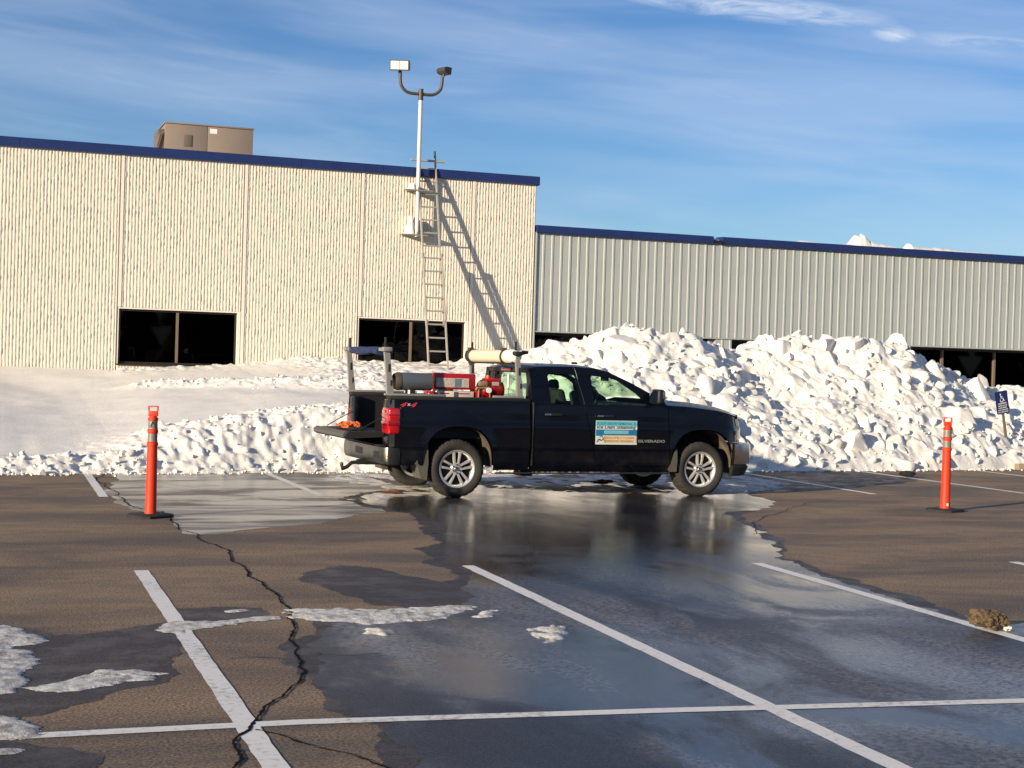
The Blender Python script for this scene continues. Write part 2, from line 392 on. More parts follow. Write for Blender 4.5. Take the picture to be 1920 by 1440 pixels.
def fringe(pts, d, seed):
    """outline pushed outward unevenly: the damp margin round a wet patch"""
    r = random.Random(seed); n = len(pts); out = []; area = sum(pts[i][0]*pts[(i+1) % n][1]-pts[(i+1) % n][0]*pts[i][1] for i in range(n)); sg = 1 if area > 0 else -1
    for i in range(n):
        a, b = Vector(pts[i-1]), Vector(pts[(i+1) % n]); t = (b-a).normalized(); q = Vector((t.y, -t.x))*sg*d*r.uniform(.25, 1.6); out.append((pts[i][0]+q.x, pts[i][1]+q.y))
    return out
sheet('damp_patch', frac_outline(fringe(WET, .13, 2), .17, 5, 31), 0.0017, M['damp'])
sheet('wet_patch', frac_outline(WET, 0.17, 5, 5), 0.0024, M['wet'])
# painted stall lines
def painted(x0, x1, y0, y1, i):
    L = y1-y0 if y1-y0 > x1-x0 else x1-x0; n = max(4, int(L/0.12)); r = random.Random(100+i); A, B = [], []
    for k in range(n+1):
        t = k/n; e = lambda: r.uniform(-0.004, 0.004)
        if y1-y0 > x1-x0: A.append((x0+e(), y0+(y1-y0)*t)); B.append((x1+e(), y0+(y1-y0)*t))
        else: A.append((x0+(x1-x0)*t, y0+e())); B.append((x0+(x1-x0)*t, y1+e()))
    sheet('parking_line', A + B[::-1], 0.012 if y1-y0 > x1-x0 else 0.015, M['line'])
NEARX = [-1.40, 1.355, 4.07, 6.80, 9.50]
def slant(xa, ya, xb, yb, w, i, z=0.0034):
    r = random.Random(200+i); n = max(4, int(math.hypot(xb-xa, yb-ya)/0.12)); d = Vector((xb-xa, yb-ya)).normalized(); q = Vector((-d.y, d.x))*w/2; A, B = [], []
    for k in range(n+1):
        p = Vector((xa+(xb-xa)*k/n, ya+(yb-ya)*k/n)); A.append(tuple(p+q*(1+r.uniform(-.07, .07)))); B.append(tuple(p-q*(1+r.uniform(-.07, .07))))
    sheet('parking_line', A + B[::-1], z, M['line'])
slant(1.22, 1.6, 1.41, 12.4, 0.115, 1); slant(3.86, 1.6, 4.15, 12.34, 0.115, 2); slant(6.55, 1.6, 6.86, 12.17, 0.115, 3); slant(9.25, 1.6, 9.50, 11.93, 0.115, 4)
slant(1.67, 18.75, 1.79, 24.0, 0.11, 5); slant(4.36, 18.85, 4.37, 24.0, 0.11, 6); slant(12.64, 19.0, 12.67, 24.3, 0.11, 9); slant(15.41, 19.1, 15.3, 24.6, 0.11, 10); slant(18.15, 19.2, 18.1, 25, 0.11, 11)
# the line across the stall ends wanders a little
A, B = [], []
for x, y in [(-6.0, 7.13), (0.39, 7.13), (1.57, 7.12), (3.41, 6.96), (5.47, 6.74), (9.0, 6.52), (14, 6.3)]: A.append((x, y-0.05)); B.append((x, y+0.05))
sheet('parking_line', A + B[::-1], 0.0045, M['line'])
# cracks
def crack(pts, w, seed, jig=0.075):
    P = frac_outline(pts, jig, 4, seed, closed=False); r = random.Random(seed); L, Rr = [], []
    for i, p in enumerate(P):
        a = Vector(P[max(i-1, 0)]); b = Vector(P[min(i+1, len(P)-1)]); d = (b-a)
        d = d.normalized() if d.length > 1e-6 else Vector((0, 1)); q = Vector((-d.y, d.x))*w*r.uniform(0.45, 1.5)/2
        L.append((p[0]+q.x, p[1]+q.y, 0.0056)); Rr.append((p[0]-q.x, p[1]-q.y, 0.0056))
    n = len(P); V = L+Rr; F = [(i, i+n, i+n+1, i+1) for i in range(n-1)]
    o = from_np('crack', V, F, M['crack'], smooth=False); tag(o, kind='structure')
crack([(2.0,22.4),(1.84,20.0),(1.81,18.89),(1.87,17.89),(1.95,17.27),(2.15,16.97),(2.12,15.99),(2.1,15.16),(2.22,14.79),(2.17,14.36),(2.26,13.99),(2.27,13.3),(2.22,12.78),(2.24,12.29),(2.24,11.63),(2.21,11.28),(2.23,10.94),(2.2,10.35),(2.1,9.99),(2.03,9.5),(1.96,8.96),(1.89,8.57),(1.84,8.39),(1.84,8.24),(1.76,8.01),(1.66,7.82),(1.6,7.67),(1.5,7.52),(1.44,7.38),(1.36,7.17),(1.3,7.0),(1.23,6.89),(1.2,6.78),(1.2,6.65),(1.19,6.51),(1.14,6.4),(1.06,6.08),(0.9,5.0)], 0.017, 1)
crack([(1.34,7.02),(1.38,6.96),(1.46,6.83),(1.54,6.66),(1.63,6.53),(1.72,6.32),(1.8,6.1),(2.0,5.6)], 0.011, 2)
crack([(8.01,14.29),(8.34,14.82),(8.59,15.34),(9.03,15.9),(9.73,16.61),(10.68,17.68),(11.37,18.12)], 0.008, 3)
crack([(1.84,8.6),(1.66,8.72),(1.5,8.70)], 0.007, 4); crack([(2.03,8.72),(2.2,8.66),(2.4,8.68)], 0.006, 6)

# snow patches left on the asphalt
def inside(poly, x, y):
    c = np.zeros(x.shape, bool); n = len(poly)
    for i in range(n):
        x0, y0 = poly[i]; x1, y1 = poly[(i+1) % n]
        k = ((y0 > y) != (y1 > y)) & (x < (x1-x0)*(y-y0)/((y1-y0) if y1 != y0 else 1e-9)+x0); c ^= k
    return c
def snow_patch(poly, label, h=0.009, c=0.013, seed=0, material=None, hole=0.0, group='leftover snow on the asphalt', warp=0.075, name='snow_patch', cat='snow patch'):
    px = [p[0] for p in poly]; py = [p[1] for p in poly]; x0, x1, y0, y1 = min(px)-.08, max(px)+.08, min(py)-.08, max(py)+.08
    nx, ny = int((x1-x0)/c)+1, int((y1-y0)/c)+1
    X, Y = np.meshgrid(np.linspace(x0, x1, nx), np.linspace(y0, y1, ny), indexing='ij')
    wx = X + warp*fbm(X*9, Y*9, seed, 4, 0.6); wy = Y + warp*fbm(X*9, Y*9, seed+50, 4, 0.6)
    ins = inside(poly, wx, wy)
    if hole: ins &= (fbm(X*3.4, Y*1.9, seed+3, 6, 0.72) > -1+hole*2-0.12)
    D = np.zeros(X.shape); cur = ins.copy()
    for k in range(8):
        D += cur; e = cur.copy(); e[1:] &= cur[:-1]; e[:-1] &= cur[1:]; e[:, 1:] &= cur[:, :-1]; e[:, :-1] &= cur[:, 1:]; e[0] = e[-1] = False; e[:, 0] = e[:, -1] = False; cur = e
    D = D/8; lump = 0.55+0.9*vnoise(X*14, Y*14, seed+1)*vnoise(X*5, Y*5, seed+2)+0.55*vnoise(X*34, Y*34, seed+4)
    Z = 0.0045 + h*np.clip(D, 0, 1)**.8*lump; Z[D <= 0.13] = 0.003
    idx = -np.ones(X.shape, int); f = grid_faces(nx, ny); flat = ins.ravel()
    f = f[flat[f].sum(1) >= 3]
    used = np.unique(f); mp = -np.ones(nx*ny, int); mp[used] = np.arange(len(used))
    ox, oy = (x0+x1)/2, (y0+y1)/2
    V = np.stack([X.ravel()-ox, Y.ravel()-oy, Z.ravel()], 1)[used]
    o = fast_mesh(name, V, mp[f], material or M['crust'], smooth=True, loc=(ox, oy, 0))
    return tag(o, label, cat, group)
snow_patch([(0.28,10.01),(0.37,9.93),(0.46,9.78),(0.56,9.44),(0.47,9.33),(0.32,9.33),(0.34,9.23),(0.44,9.17),(0.47,8.85),(0.38,8.54),(0.4,8.36),(0.34,8.1),(0.23,8.04),(-0.3,8.1),(-0.3,10.14)], 'large ragged snow patch cut off by the left edge of the photo', seed=1)
snow_patch([(0.34,8.14),(0.48,8.21),(0.64,8.4),(0.77,8.52),(0.97,8.49),(1.14,8.36),(1.02,8.23),(0.82,8.16),(0.62,8.04),(0.46,8.01)], 'narrow tongue of snow pointing right on the dark damp asphalt', seed=2)
snow_patch([(0.22,7.51),(0.32,7.46),(0.36,7.34),(0.42,7.24),(0.41,7.15),(0.3,7.07),(-0.2,7.08),(-0.2,7.54)], 'snow patch covering the left end of the long painted cross line', seed=3)
snow_patch([(1.21,9.78),(1.32,10.02),(1.44,10.0),(1.61,9.97),(1.87,10.07),(2.09,10.1),(2.06,9.96),(1.76,9.84),(1.53,9.72),(1.34,9.57),(1.25,9.6)], 'thin strip of snow lying across the painted line left of the crack', seed=4, h=0.007)
snow_patch([(2.16,10.31),(2.26,10.36),(2.54,10.29),(2.91,10.23),(3.15,10.26),(3.36,10.34),(3.51,10.25),(3.44,10.1),(3.26,9.97),(3.14,9.77),(2.83,9.69),(2.6,9.65),(2.42,9.77),(2.12,9.99)], 'longest white snow strip on the asphalt, just right of the crack', seed=5, h=0.012)
snow_patch([(2.47,9.52),(2.57,9.54),(2.66,9.44),(2.59,9.26),(2.48,9.32)], 'small grey slush lump just below the longest snow strip', seed=6, h=0.016, hole=0.35, material=M['slush'])
snow_patch([(3.55,9.32),(3.66,9.36),(3.86,9.39),(3.8,9.18),(3.63,8.92),(3.48,8.82),(3.51,9.04)], 'lumpy snow clod on the wet ice left of the long stall line', seed=7, h=0.015, hole=0.36)
snow_patch([(3.36,9.88),(3.55,10.08),(3.62,10.04),(3.48,9.82),(3.38,9.77)], 'small dark slush lump off the right end of the longest snow strip', seed=8, h=0.016, hole=0.35, material=M['slush'])
snow_patch([(1.75,10.35),(1.84,10.43),(1.91,10.39),(1.85,10.27),(1.76,10.26)], 'tiny white snow scrap alone on the damp asphalt behind the thin strip', seed=9, h=0.008)
snow_patch([(-0.1,6.94),(0.27,6.93),(0.31,6.88),(0.27,6.81),(-0.1,6.80)], 'sliver of snow in the bottom left corner of the lot', seed=10, h=0.010)
snow_patch([(7.4,22.7),(8.61,22.9),(10.03,22.9),(11.0,22.6),(10.2,20.9),(9.6,19.35),(9.16,19.0),(8.15,19.25),(7.59,19.75),(7.0,20.04)], 'broken slush under the middle of the pickup truck', seed=11, h=0.010, c=0.03, hole=0.50, warp=0.12, material=M['slush'])
snow_patch([(11.2,22.3),(12.34,22.6),(12.28,20.74),(11.65,19.97),(10.62,19.18),(9.9,18.9),(9.8,19.4)], 'white slush spreading out in front of the truck front wheel', seed=12, h=0.010, c=0.03, hole=0.44, warp=0.12)
snow_patch([(5.2,22.6),(6.5,22.8),(6.6,20.91),(6.15,18.75),(5.5,18.85),(4.84,18.13),(4.55,18.28),(5.2,19.22),(5.2,20.63)], 'patchy slush around and behind the truck rear wheel', seed=13, h=0.010, c=0.03, hole=0.52, warp=0.12, material=M['slush'])
# ------------------------------------------------------------------ concrete building
WY = 34.0
M['precast'] = mat('fluted precast concrete', (0.655, 0.612, 0.53), 0.9, spec=0.2, col2=(0.595, 0.553, 0.475), var_scale=9.0, bump=0.5, bump_scale=45, bump_dist=0.012)
M['joint'] = mat('smooth precast edge', (0.75, 0.71, 0.63), 0.85, spec=0.2, var=0.10, var_scale=12)
M['seal'] = mat('grey joint sealant', (0.20, 0.18, 0.15), 0.8)
M['blue'] = mat('blue painted fascia metal', (0.014, 0.030, 0.125), 0.42, spec=0.4, var=0.15, var_scale=1.5)
M['bronze'] = mat('dark bronze window frame', (0.035, 0.026, 0.020), 0.5, metal=0.3)
M['mullion'] = mat('weathered tan mullion', (0.16, 0.12, 0.085), 0.6)
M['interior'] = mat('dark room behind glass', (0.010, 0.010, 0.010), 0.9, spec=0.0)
def glass_dark(name, tint, ior=1.35):
    m = bpy.data.materials.new(name); m.use_nodes = True; nt = m.node_tree; nt.nodes.remove(nt.nodes['Principled BSDF'])
    out = nt.nodes['Material Output']; t = nt.nodes.new('ShaderNodeBsdfTransparent'); t.inputs[0].default_value = (*tint, 1)
    g = nt.nodes.new('ShaderNodeBsdfGlossy'); g.inputs['Roughness'].default_value = 0.02; fr = nt.nodes.new('ShaderNodeFresnel'); fr.inputs[0].default_value = ior
    mx = nt.nodes.new('ShaderNodeMixShader'); gm = nt.nodes.new('ShaderNodeNewGeometry'); io = nt.nodes.new('ShaderNodeMapRange'); io.inputs[3].default_value = ior; io.inputs[4].default_value = 1/ior
    nt.links.new(gm.outputs['Backfacing'], io.inputs[0]); nt.links.new(io.outputs[0], fr.inputs[0]); nt.links.new(fr.outputs[0], mx.inputs[0]); nt.links.new(t.outputs[0], mx.inputs[1]); nt.links.new(g.outputs[0], mx.inputs[2]); nt.links.new(mx.outputs[0], out.inputs[0])
    return m
M['window'] = glass_dark('tinted building glass', (0.30, 0.30, 0.28), 1.28)
bld = empty('concrete_building', (0, WY, 0), label='cream fluted concrete building with blue roof edge and dark windows', cat='building')
JOINTS = [-4.86, -2.17, 0.52, 3.21, 5.90, 8.58, 11.27, 12.88]
def rib_panel(x0, x1, z0, z1, seed):
    w = x1-x0; n = max(6, int(round((w-0.104)/0.0705))); p = (w-0.104)/n; rz = 0.05; nz = int((z1-z0)/rz)+1
    r = np.random.default_rng(seed); zs = np.linspace(z0, z1, nz); cols = [(x0+0.008, 0.10, 0), (x0+0.0081, -0.012, 0), (x0+0.062, -0.014, 0)]
    for k in range(n):
        a = x0+0.062+k*p
        cols += [(a+p*0.14, 0.000, 0), (a+p*0.32, -0.011, 1), (a+p*0.62, -0.014, 1), (a+p*0.86, -0.004, 1)]
    cols += [(x1-0.042, 0.000, 0), (x1-0.041, -0.012, 0), (x1-0.0081, -0.012, 0), (x1-0.008, 0.10, 0)]
    cx = np.array([c[0] for c in cols]); cy = np.array([c[1] for c in cols]); rough = np.array([c[2] for c in cols])
    X = np.repeat(cx[:, None], nz, 1) + rough[:, None]*r.normal(0, 0.0024, (len(cx), nz)); Y = np.repeat(cy[:, None], nz, 1) + rough[:, None]*r.normal(0, 0.0028, (len(cx), nz))
    Z = np.repeat(zs[None, :], len(cx), 0)
    V = np.stack([X.ravel(), Y.ravel(), Z.ravel()], 1); F = grid_faces(len(cx), nz)
    return fast_mesh('wall_panel', V, F, M['precast'], bld, smooth=False)
for i, (a, b) in enumerate(zip(JOINTS, JOINTS[1:])):
    if a in (3.21, 8.58, -2.17):
        rib_panel(a, b, 2.735, 6.12, 40+i); rib_panel(a, b, 0.0, 1.46, 60+i)
        # window bay: reveals, frame, two panes
        MB().bx(a+.008, a+.035, 0.0, .24, 1.46, 2.733).bx(b-.075, b-.008, -.012, .24, 1.46, 2.733).bx(a+.035, b-.075, .0, .24, 2.70, 2.733).build('window_reveal', M['joint'], bld)
        w = MB(); xa, xb, xm = a+.036, b-.076, (a+.036+b-.076)/2 - .02
        w.bx(xa, xa+.045, .08, .15, 1.50, 2.698).bx(xb-.045, xb, .08, .15, 1.50, 2.698).bx(xa+.046, xb-.046, .08, .15, 2.655, 2.698).bx(xa+.046, xb-.046, .08, .15, 1.50, 1.545)
        win = w.build('window', M['bronze'], bld)
        MB().bx(xm-.028, xm+.028, .065, .15, 1.546, 2.654).build('mullion', M['mullion'], win)
        for p0, p1 in ((xa+.046, xm-.029), (xm+.029, xb-.046)):
            MB().bx(p0, p1, .10, .106, 1.546, 2.654).build('pane', M['window'], win)
        MB().bx(xa-.02, xb+.02, -.045, .079, 1.462, 1.497).build('sill', M['bronze'], win)
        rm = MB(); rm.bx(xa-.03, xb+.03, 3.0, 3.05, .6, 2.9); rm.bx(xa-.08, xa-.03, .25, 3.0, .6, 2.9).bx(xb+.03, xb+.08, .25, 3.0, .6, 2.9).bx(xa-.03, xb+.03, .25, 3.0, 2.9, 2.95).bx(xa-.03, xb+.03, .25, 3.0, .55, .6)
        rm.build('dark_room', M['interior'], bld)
    else: rib_panel(a, b, 0.0, 6.12, 40+i)
for a, b in zip(JOINTS, JOINTS[1:]):
    z0 = 2.735 if a in (3.21, 8.58, -2.17) else 0.0
    MB().bx(a+.009, a+.072, -.024, -.0145, z0, 6.12).build('panel_edge', M['joint'], bld)
for j in JOINTS[1:-1]:
    MB().bx(j-.0078, j+.0078, .0, .09, 0.0, 6.10).build('joint_seal', M['seal'], bld)
MB().bx(-4.86, 12.86, .11, .24, 2.95, 6.05).build('backing_wall', M['joint'], bld)
MB().bx(12.62, 12.872, .02, 26.0, 0.0, 6.10).build('side_wall', M['precast'], bld)
MB().bx(-4.86, -4.62, .25, 26.0, 0.0, 6.10).bx(-4.86, 12.87, 26.01, 26.2, 0, 6.1).build('rear_wall', M['precast'], bld)
MB().bx(-4.6, 12.6, .26, 26.0, 5.55, 5.75).build('roof', M['joint'], bld)
# blue coping in lengths
prof = [(-.055, 6.035), (-.085, 6.05), (-.085, 6.215), (-.06, 6.245), (.30, 6.262), (.32, 6.10), (.25, 6.10), (.25, 6.035)]
XS = [-4.95, -1.93, 1.10, 4.13, 7.16, 9.07, 12.94]
for a, b in zip(XS, XS[1:]):
    MB().prism([(y, z) for y, z in prof], a+.003, b-.003, 'yz').build('fascia', M['blue'], bld, sharp=20)
MB().bx(12.6, 12.94, .32, 26.2, 6.10, 6.24).build('fascia', M['blue'], bld)
# sheet seen inside the left window
note = MB().bx(3.86, 4.25, .30, .33, 1.30, 1.83, .008).build('cardboard_box_back', mat('olive board', (0.10, 0.10, 0.045), 0.8, var=.2, var_scale=8), None)
note.location = (0, WY, 0); note.name = 'display_board'; tag(note, 'dull olive board standing inside the left window pane', 'board')

# ------------------------------------------------------------------ metal clad building
M['siding'] = mat('pale grey green steel siding', (0.365, 0.395, 0.385), 0.5, spec=0.45, var=0.06, var_scale=2.0)
M['darkmetal'] = mat('dark metal', (0.02, 0.02, 0.02), 0.5, metal=0.4)
met = empty('metal_building', (12.9, WY, 0), label='lower building clad in ribbed grey steel siding behind the snow pile', cat='building')
PIT = 0.2286
def siding_mesh(nr, z0, z1):
    pts = []
    for k in range(nr):
        a = k*PIT; pts += [(a, 0.0), (a+.150, 0.0), (a+.167, -.0125), (a+.206, -.0125), (a+.2275, 0.0)]
    pts.append((nr*PIT-.001, 0.0)); V = []; 
    for z in (z0, z1): V += [(x, y, z) for x, y in pts]
    n = len(pts); F = [(i, i+1, i+1+n, i+n) for i in range(n-1)]
    me = bpy.data.meshes.new('siding_panel'); me.from_pydata(V, [], F); me.materials.append(M['siding']); me.update(); return me
sm = siding_mesh(4, 2.565, 4.93); short = siding_mesh(2, 0.0, 2.563)
for k in range(34):
    o = bpy.data.objects.new('siding_panel', sm); link(o, met); o.location = (.03+k*4*PIT, .004*(k % 2), 0)
MB().bx(.0, .03, -.045, .02, 0.0, 4.93).build('corner_trim', M['siding'], met)
MB().bx(.03, 31, -.03, .60, 2.535, 2.563).build('soffit', M['siding'], met)
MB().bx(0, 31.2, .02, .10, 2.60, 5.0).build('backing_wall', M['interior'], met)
MB().bx(0, 31.2, .10, 22, 4.86, 4.96).bx(31.1, 31.2, .1, 22, 0, 4.86).bx(0, 31.2, 22, 22.2, 0, 4.9).build('roof', M['joint'], met)
fp = [(-.075, 4.905), (-.105, 4.925), (-.105, 5.06), (-.08, 5.09), (.30, 5.10), (.30, 4.97), (.01, 4.97), (.01, 4.905)]
GX = [.0, 2.45, 4.72, 4.98, 8.0, 11.05, 14.1, 17.2, 20.3, 23.4, 27.0, 31.2]
for k, (a, b) in enumerate(zip(GX, GX[1:])):
    if k == 2:   # torn section of the roof edge
        MB().prism([(-.05, 4.915), (-.09, 4.93), (-.06, 5.0), (.25, 4.99), (.25, 4.93)], a+.01, b-.01, 'yz').build('torn_fascia', M['blue'], met, sharp=20)
        MB().prism([(4.70, 4.95), (4.86, 4.985), (5.02, 4.94), (4.88, 4.93)], -.16, -.09, 'xz').build('bent_flap', M['darkmetal'], met)
    else: MB().prism(fp, a+.003, b-.003, 'yz').build('fascia', M['blue'], met, sharp=20)
# recessed ribbon window and pier
RW = .55
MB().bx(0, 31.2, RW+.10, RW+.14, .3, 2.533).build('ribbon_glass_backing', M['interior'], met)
px0 = 17.86-12.9
def ribbon(xa, xb, posts):
    f = MB().bx(xa, xb, RW-.02, RW+.05, 2.47, 2.533).bx(xa, xb, RW-.02, RW+.05, .85, .92); w = f.build('window', M['bronze'], met)
    xs = [xa]+posts+[xb]
    for p in xs: MB().bx(p-.03, p+.03, RW-.05, RW+.06, .921, 2.469).build('mullion', M['mullion'], w)
    for a, b in zip(xs, xs[1:]): MB().bx(a+.031, b-.031, RW+.02, RW+.026, .921, 2.469).build('pane', M['window'], w)
ribbon(.05, px0-.05, [1.3, 2.6, 3.8]); ribbon(px0+.42, 31.0, [px0+2.1, px0+3.8, px0+5.5, 12.045, 13.745, 15.4, 17.1, 18.8, 20.5, 22.2, 23.9, 25.6, 27.3, 29])
for a in (px0-.04,):
    o = bpy.data.objects.new('pier_siding', short); link(o, met); o.location = (a, .01, 0)
MB().bx(px0-.04, px0+.417, .02, .48, 0, 2.533).build('pier', M['siding'], met)

# ------------------------------------------------------------------ roof unit
M['taupe'] = mat('taupe painted sheet steel', (0.235, 0.190, 0.155), 0.55, var=0.08, var_scale=2)
M['taupe2'] = mat('taupe darker louvre', (0.13, 0.105, 0.088), 0.6)
M['white'] = mat('white paint', (0.75, 0.74, 0.72), 0.5)
HX0, HX1, HY = 5.10, 7.49, 42.0
hv = empty('rooftop_unit', (HX0, HY, 5.75), label='boxy taupe air handling unit on the concrete building roof', cat='air conditioner')
W = HX1-HX0
for a, b in ((0, 1.135), (1.147, W)): MB().bx(a, b, 0, .05, .1, 2.25, .006).build('side_panel', M['taupe'], hv)
MB().bx(.002, W-.002, .051, 1.5, .1, 2.23).build('housing', M['taupe'], hv)
MB().bx(-.02, W+.02, -.03, 1.53, 2.251, 2.29, .008).build('lid', M['taupe'], hv)
MB().bx(.0, W, .02, 1.5, 0, .099).build('curb', M['taupe2'], hv)
MB().bx(.50, .72, -.018, -.001, 1.66, 1.97, .004).build('access_hatch', M['taupe2'], hv)
MB().bx(.97, 1.09, -.012, -.001, 1.13, 1.40, .003).build('vent', M['taupe2'], hv)
MB().bx(1.55, 1.75, -.012, -.001, 1.10, 1.24, .003).build('vent', M['taupe2'], hv)
MB().bx(1.62, 1.69, -.016, -.0125, 1.13, 1.20).build('rating_plate', M['white'], hv)
MB().bx(1.20, 1.40, -.004, -.001, 2.06, 2.19).build('warning_label', M['white'], hv)
MB().bx(-.16, -.001, .15, 1.2, 1.2, 2.1).build('intake_hood', M['taupe2'], hv)
MB().tube([(-.18, .1, 1.0), (-.2, .1, 1.6), (-.12, .1, 1.95), (-.02, .1, 2.0)], .02).build('conduit', M['taupe2'], hv)

# ------------------------------------------------------------------ floodlight pole
M['polewhite'] = mat('white painted pole', (0.66, 0.65, 0.61), 0.5, var=.1, var_scale=4)
M['polebrown'] = mat('weathered brown steel', (0.085, 0.068, 0.055), 0.55, metal=.3)
M['lens'] = mat('frosted floodlight lens', (0.72, 0.72, 0.68), 0.25, spec=.5)
M['housing'] = mat('bronze floodlight housing', (0.055, 0.05, 0.046), 0.5, metal=.3)
M['galv'] = mat('galvanised bracket', (0.32, 0.31, 0.29), 0.5, metal=.5)
PX, PY = 9.85, 33.70
pl = empty('floodlight_pole', (PX, PY, 0), label='white wall-mounted pole carrying two floodlights on a U-shaped arm', cat='light pole')
MB().cyl((0, 0, 4.62), (0, 0, 7.76), .048, .046, 20).build('pole', M['polewhite'], pl)
MB().cyl((0, 0, 7.762), (0, 0, 8.02), .058, .058, 20).build('sleeve', M['polebrown'], pl)
arm = [(-.50, 0, 8.36), (-.50, 0, 8.20), (-.47, 0, 8.06), (-.38, 0, 7.95), (-.25, 0, 7.905), (0, 0, 7.90), (.25, 0, 7.905), (.38, 0, 7.955), (.475, 0, 8.06), (.50, 0, 8.2), (.505, 0, 8.36)]
def smooth_path(pts, n=4):
    P = [Vector(p) for p in pts]; out = []
    for i in range(len(P)-1):
        p0, p1, p2, p3 = P[max(i-1, 0)], P[i], P[i+1], P[min(i+2, len(P)-1)]
        for k in range(n):
            t = k/n; out.append(.5*((2*p1)+(-p0+p2)*t+(2*p0-5*p1+4*p2-p3)*t*t+(-p0+3*p1-3*p2+p3)*t**3))
    out.append(P[-1]); return out
MB().tube(smooth_path(arm), .036, 12).build('arm', M['polebrown'], pl)
def flood(loc, rz, tilt, sc):
    R = Matrix.Rotation(rz, 4, 'Z') @ Matrix.Rotation(tilt, 4, 'X')
    X = Matrix.Translation(loc) @ R @ Matrix.Scale(sc, 4)
    h = MB(); h.prism([(-.16, -.12), (.08, -.105), (.16, -.04), (.16, .06), (.08, .12), (-.16, .135)], -.235, .235, 'yz'); h.xf(X)
    f = h.build('floodlight', M['housing'], pl, sharp=25)
    for a, b in ((-.215, -.006), (.006, .215)): MB().bx(a, b, -.168, -.161, -.095, .11).xf(X).build('lens', M['lens'], f)
    MB().cyl((0, 0, -.24), (0, 0, -.10), .035, .045, 12).xf(X).build('knuckle', M['polebrown'], f)
flood((-.515, 0, 8.50), math.radians(-22), math.radians(6), .93); flood((.535, -.02, 8.48), math.radians(112), math.radians(6), .64)
# wall brackets
for z, w in ((5.70, .29), (4.67, .36)):
    b = MB(); b.bx(-w, w+.06, -.06, -.05, z-.03, z).bx(-w, w+.06, -.0498, .24, z-.006, z)
    br = b.build('bracket', M['galv'], pl); MB().cyl((0, 0, z-.055), (0, 0, z+.05), .062, .062, 16).build('clamp', M['galv'], br)

# ------------------------------------------------------------------ extension ladder
M['alu'] = mat('weathered aluminium', (0.36, 0.34, 0.30), 0.5, metal=.0, var=.15, var_scale=6)
M['teal'] = mat('teal plastic', (0.01, 0.09, 0.075), 0.5)
LX, LTOP, SL = 10.115, 6.62, .275     # centre, top height, lean
lad = empty('extension_ladder', (LX, WY-.085-SL*(6.23-1.2), 1.2), label='tall aluminium extension ladder leaning on the roof edge with stabiliser bar', cat='ladder')
def lpt(x, h, out=0.0):   # point on the ladder at height h above its foot
    return Vector((x, SL*h - out*math.cos(math.atan(SL)), h + out*math.sin(math.atan(SL))))
def rail(x, h0, h1, out, w=.03, d=.062):
    b = MB(); rs = []
    for h in (h0, h1):
        rs.append([lpt(x-w/2, h, out-d/2), lpt(x+w/2, h, out-d/2), lpt(x+w/2, h, out+d/2), lpt(x-w/2, h, out+d/2)])
    return b.rings(rs)
fly_r, base_r = .208, .226
for s in (-1, 1):
    rail(s*base_r, 0, 3.0, .075).build('base_rail', M['alu'], lad); rail(s*fly_r, 1.35, LTOP-1.2-(.02 if s > 0 else .22), 0).build('fly_rail', M['alu'], lad)
    MB().box(lpt(s*base_r, 2.95, .06), (.04, .11, .12), None, .008).build('guide_bracket', M['galv'], lad); MB().box(lpt(s*fly_r, 1.42, .05), (.045, .11, .11), None, .008).build('rung_lock', M['galv'], lad)
for k in range(10):
    h = .15+k*.305
    if h < 3.0: MB().cyl(lpt(-base_r+.016, h, .075), lpt(base_r-.016, h, .075), .019, n=10).build('rung', M['alu'], lad)
for k in range(13):
    h = 1.675+k*.305
    if 3.0 < h < 5.15: MB().cyl(lpt(-fly_r+.016, h), lpt(fly_r-.016, h), .019, n=10).build('rung', M['alu'], lad)
MB().cyl(lpt(-.40, 5.20, .05), lpt(.42, 5.20, .05), .026, n=12).build('stabiliser_bar', M['alu'], lad)
MB().cyl(lpt(fly_r, 5.30), lpt(fly_r, 5.46), .030, .026, 10).build('end_cap', M['teal'], lad)
MB().cyl(lpt(-fly_r, 5.20), lpt(-fly_r, 5.36), .018, .018, 10).build('end_cap', M['darkmetal'], lad)
# ------------------------------------------------------------------ snow banks
def foot(X):
    return np.interp(X, [-14, .57, 5.6, 13.4, 19.5, 30, 40], [20.9, 22.1, 22.75, 23.4, 24.2, 25.2, 26.2]) + .10*fbm(X*1.1, X*0+3, 4, 4, .6)
def wall_z(X): return np.interp(X, [-14, .8, 1.9, 3.0, 4.1, 5.8, 6.5, 7.7, 8.5, 9.7, 11.0, 11.8, 12.7, 20], [1.4, 1.38, 1.36, 1.34, 1.46, 1.47, 1.66, 1.74, 1.68, 1.70, 1.65, 2.05, 2.08, 1.6])
def front_z(X): return np.interp(X, [-14, .6, 2.2, 3, 4.2, 4.8, 6, 8, 20], [.34, .33, .36, .60, .71, .86, .95, 1.0, .8])
def smooth_of(fn):
    return lambda X: sum(w*fn(X+d) for d, w in ((-.8, .1), (-.4, .22), (0, .36), (.4, .22), (.8, .1)))
wall_z, front_z = smooth_of(wall_z), smooth_of(front_z)
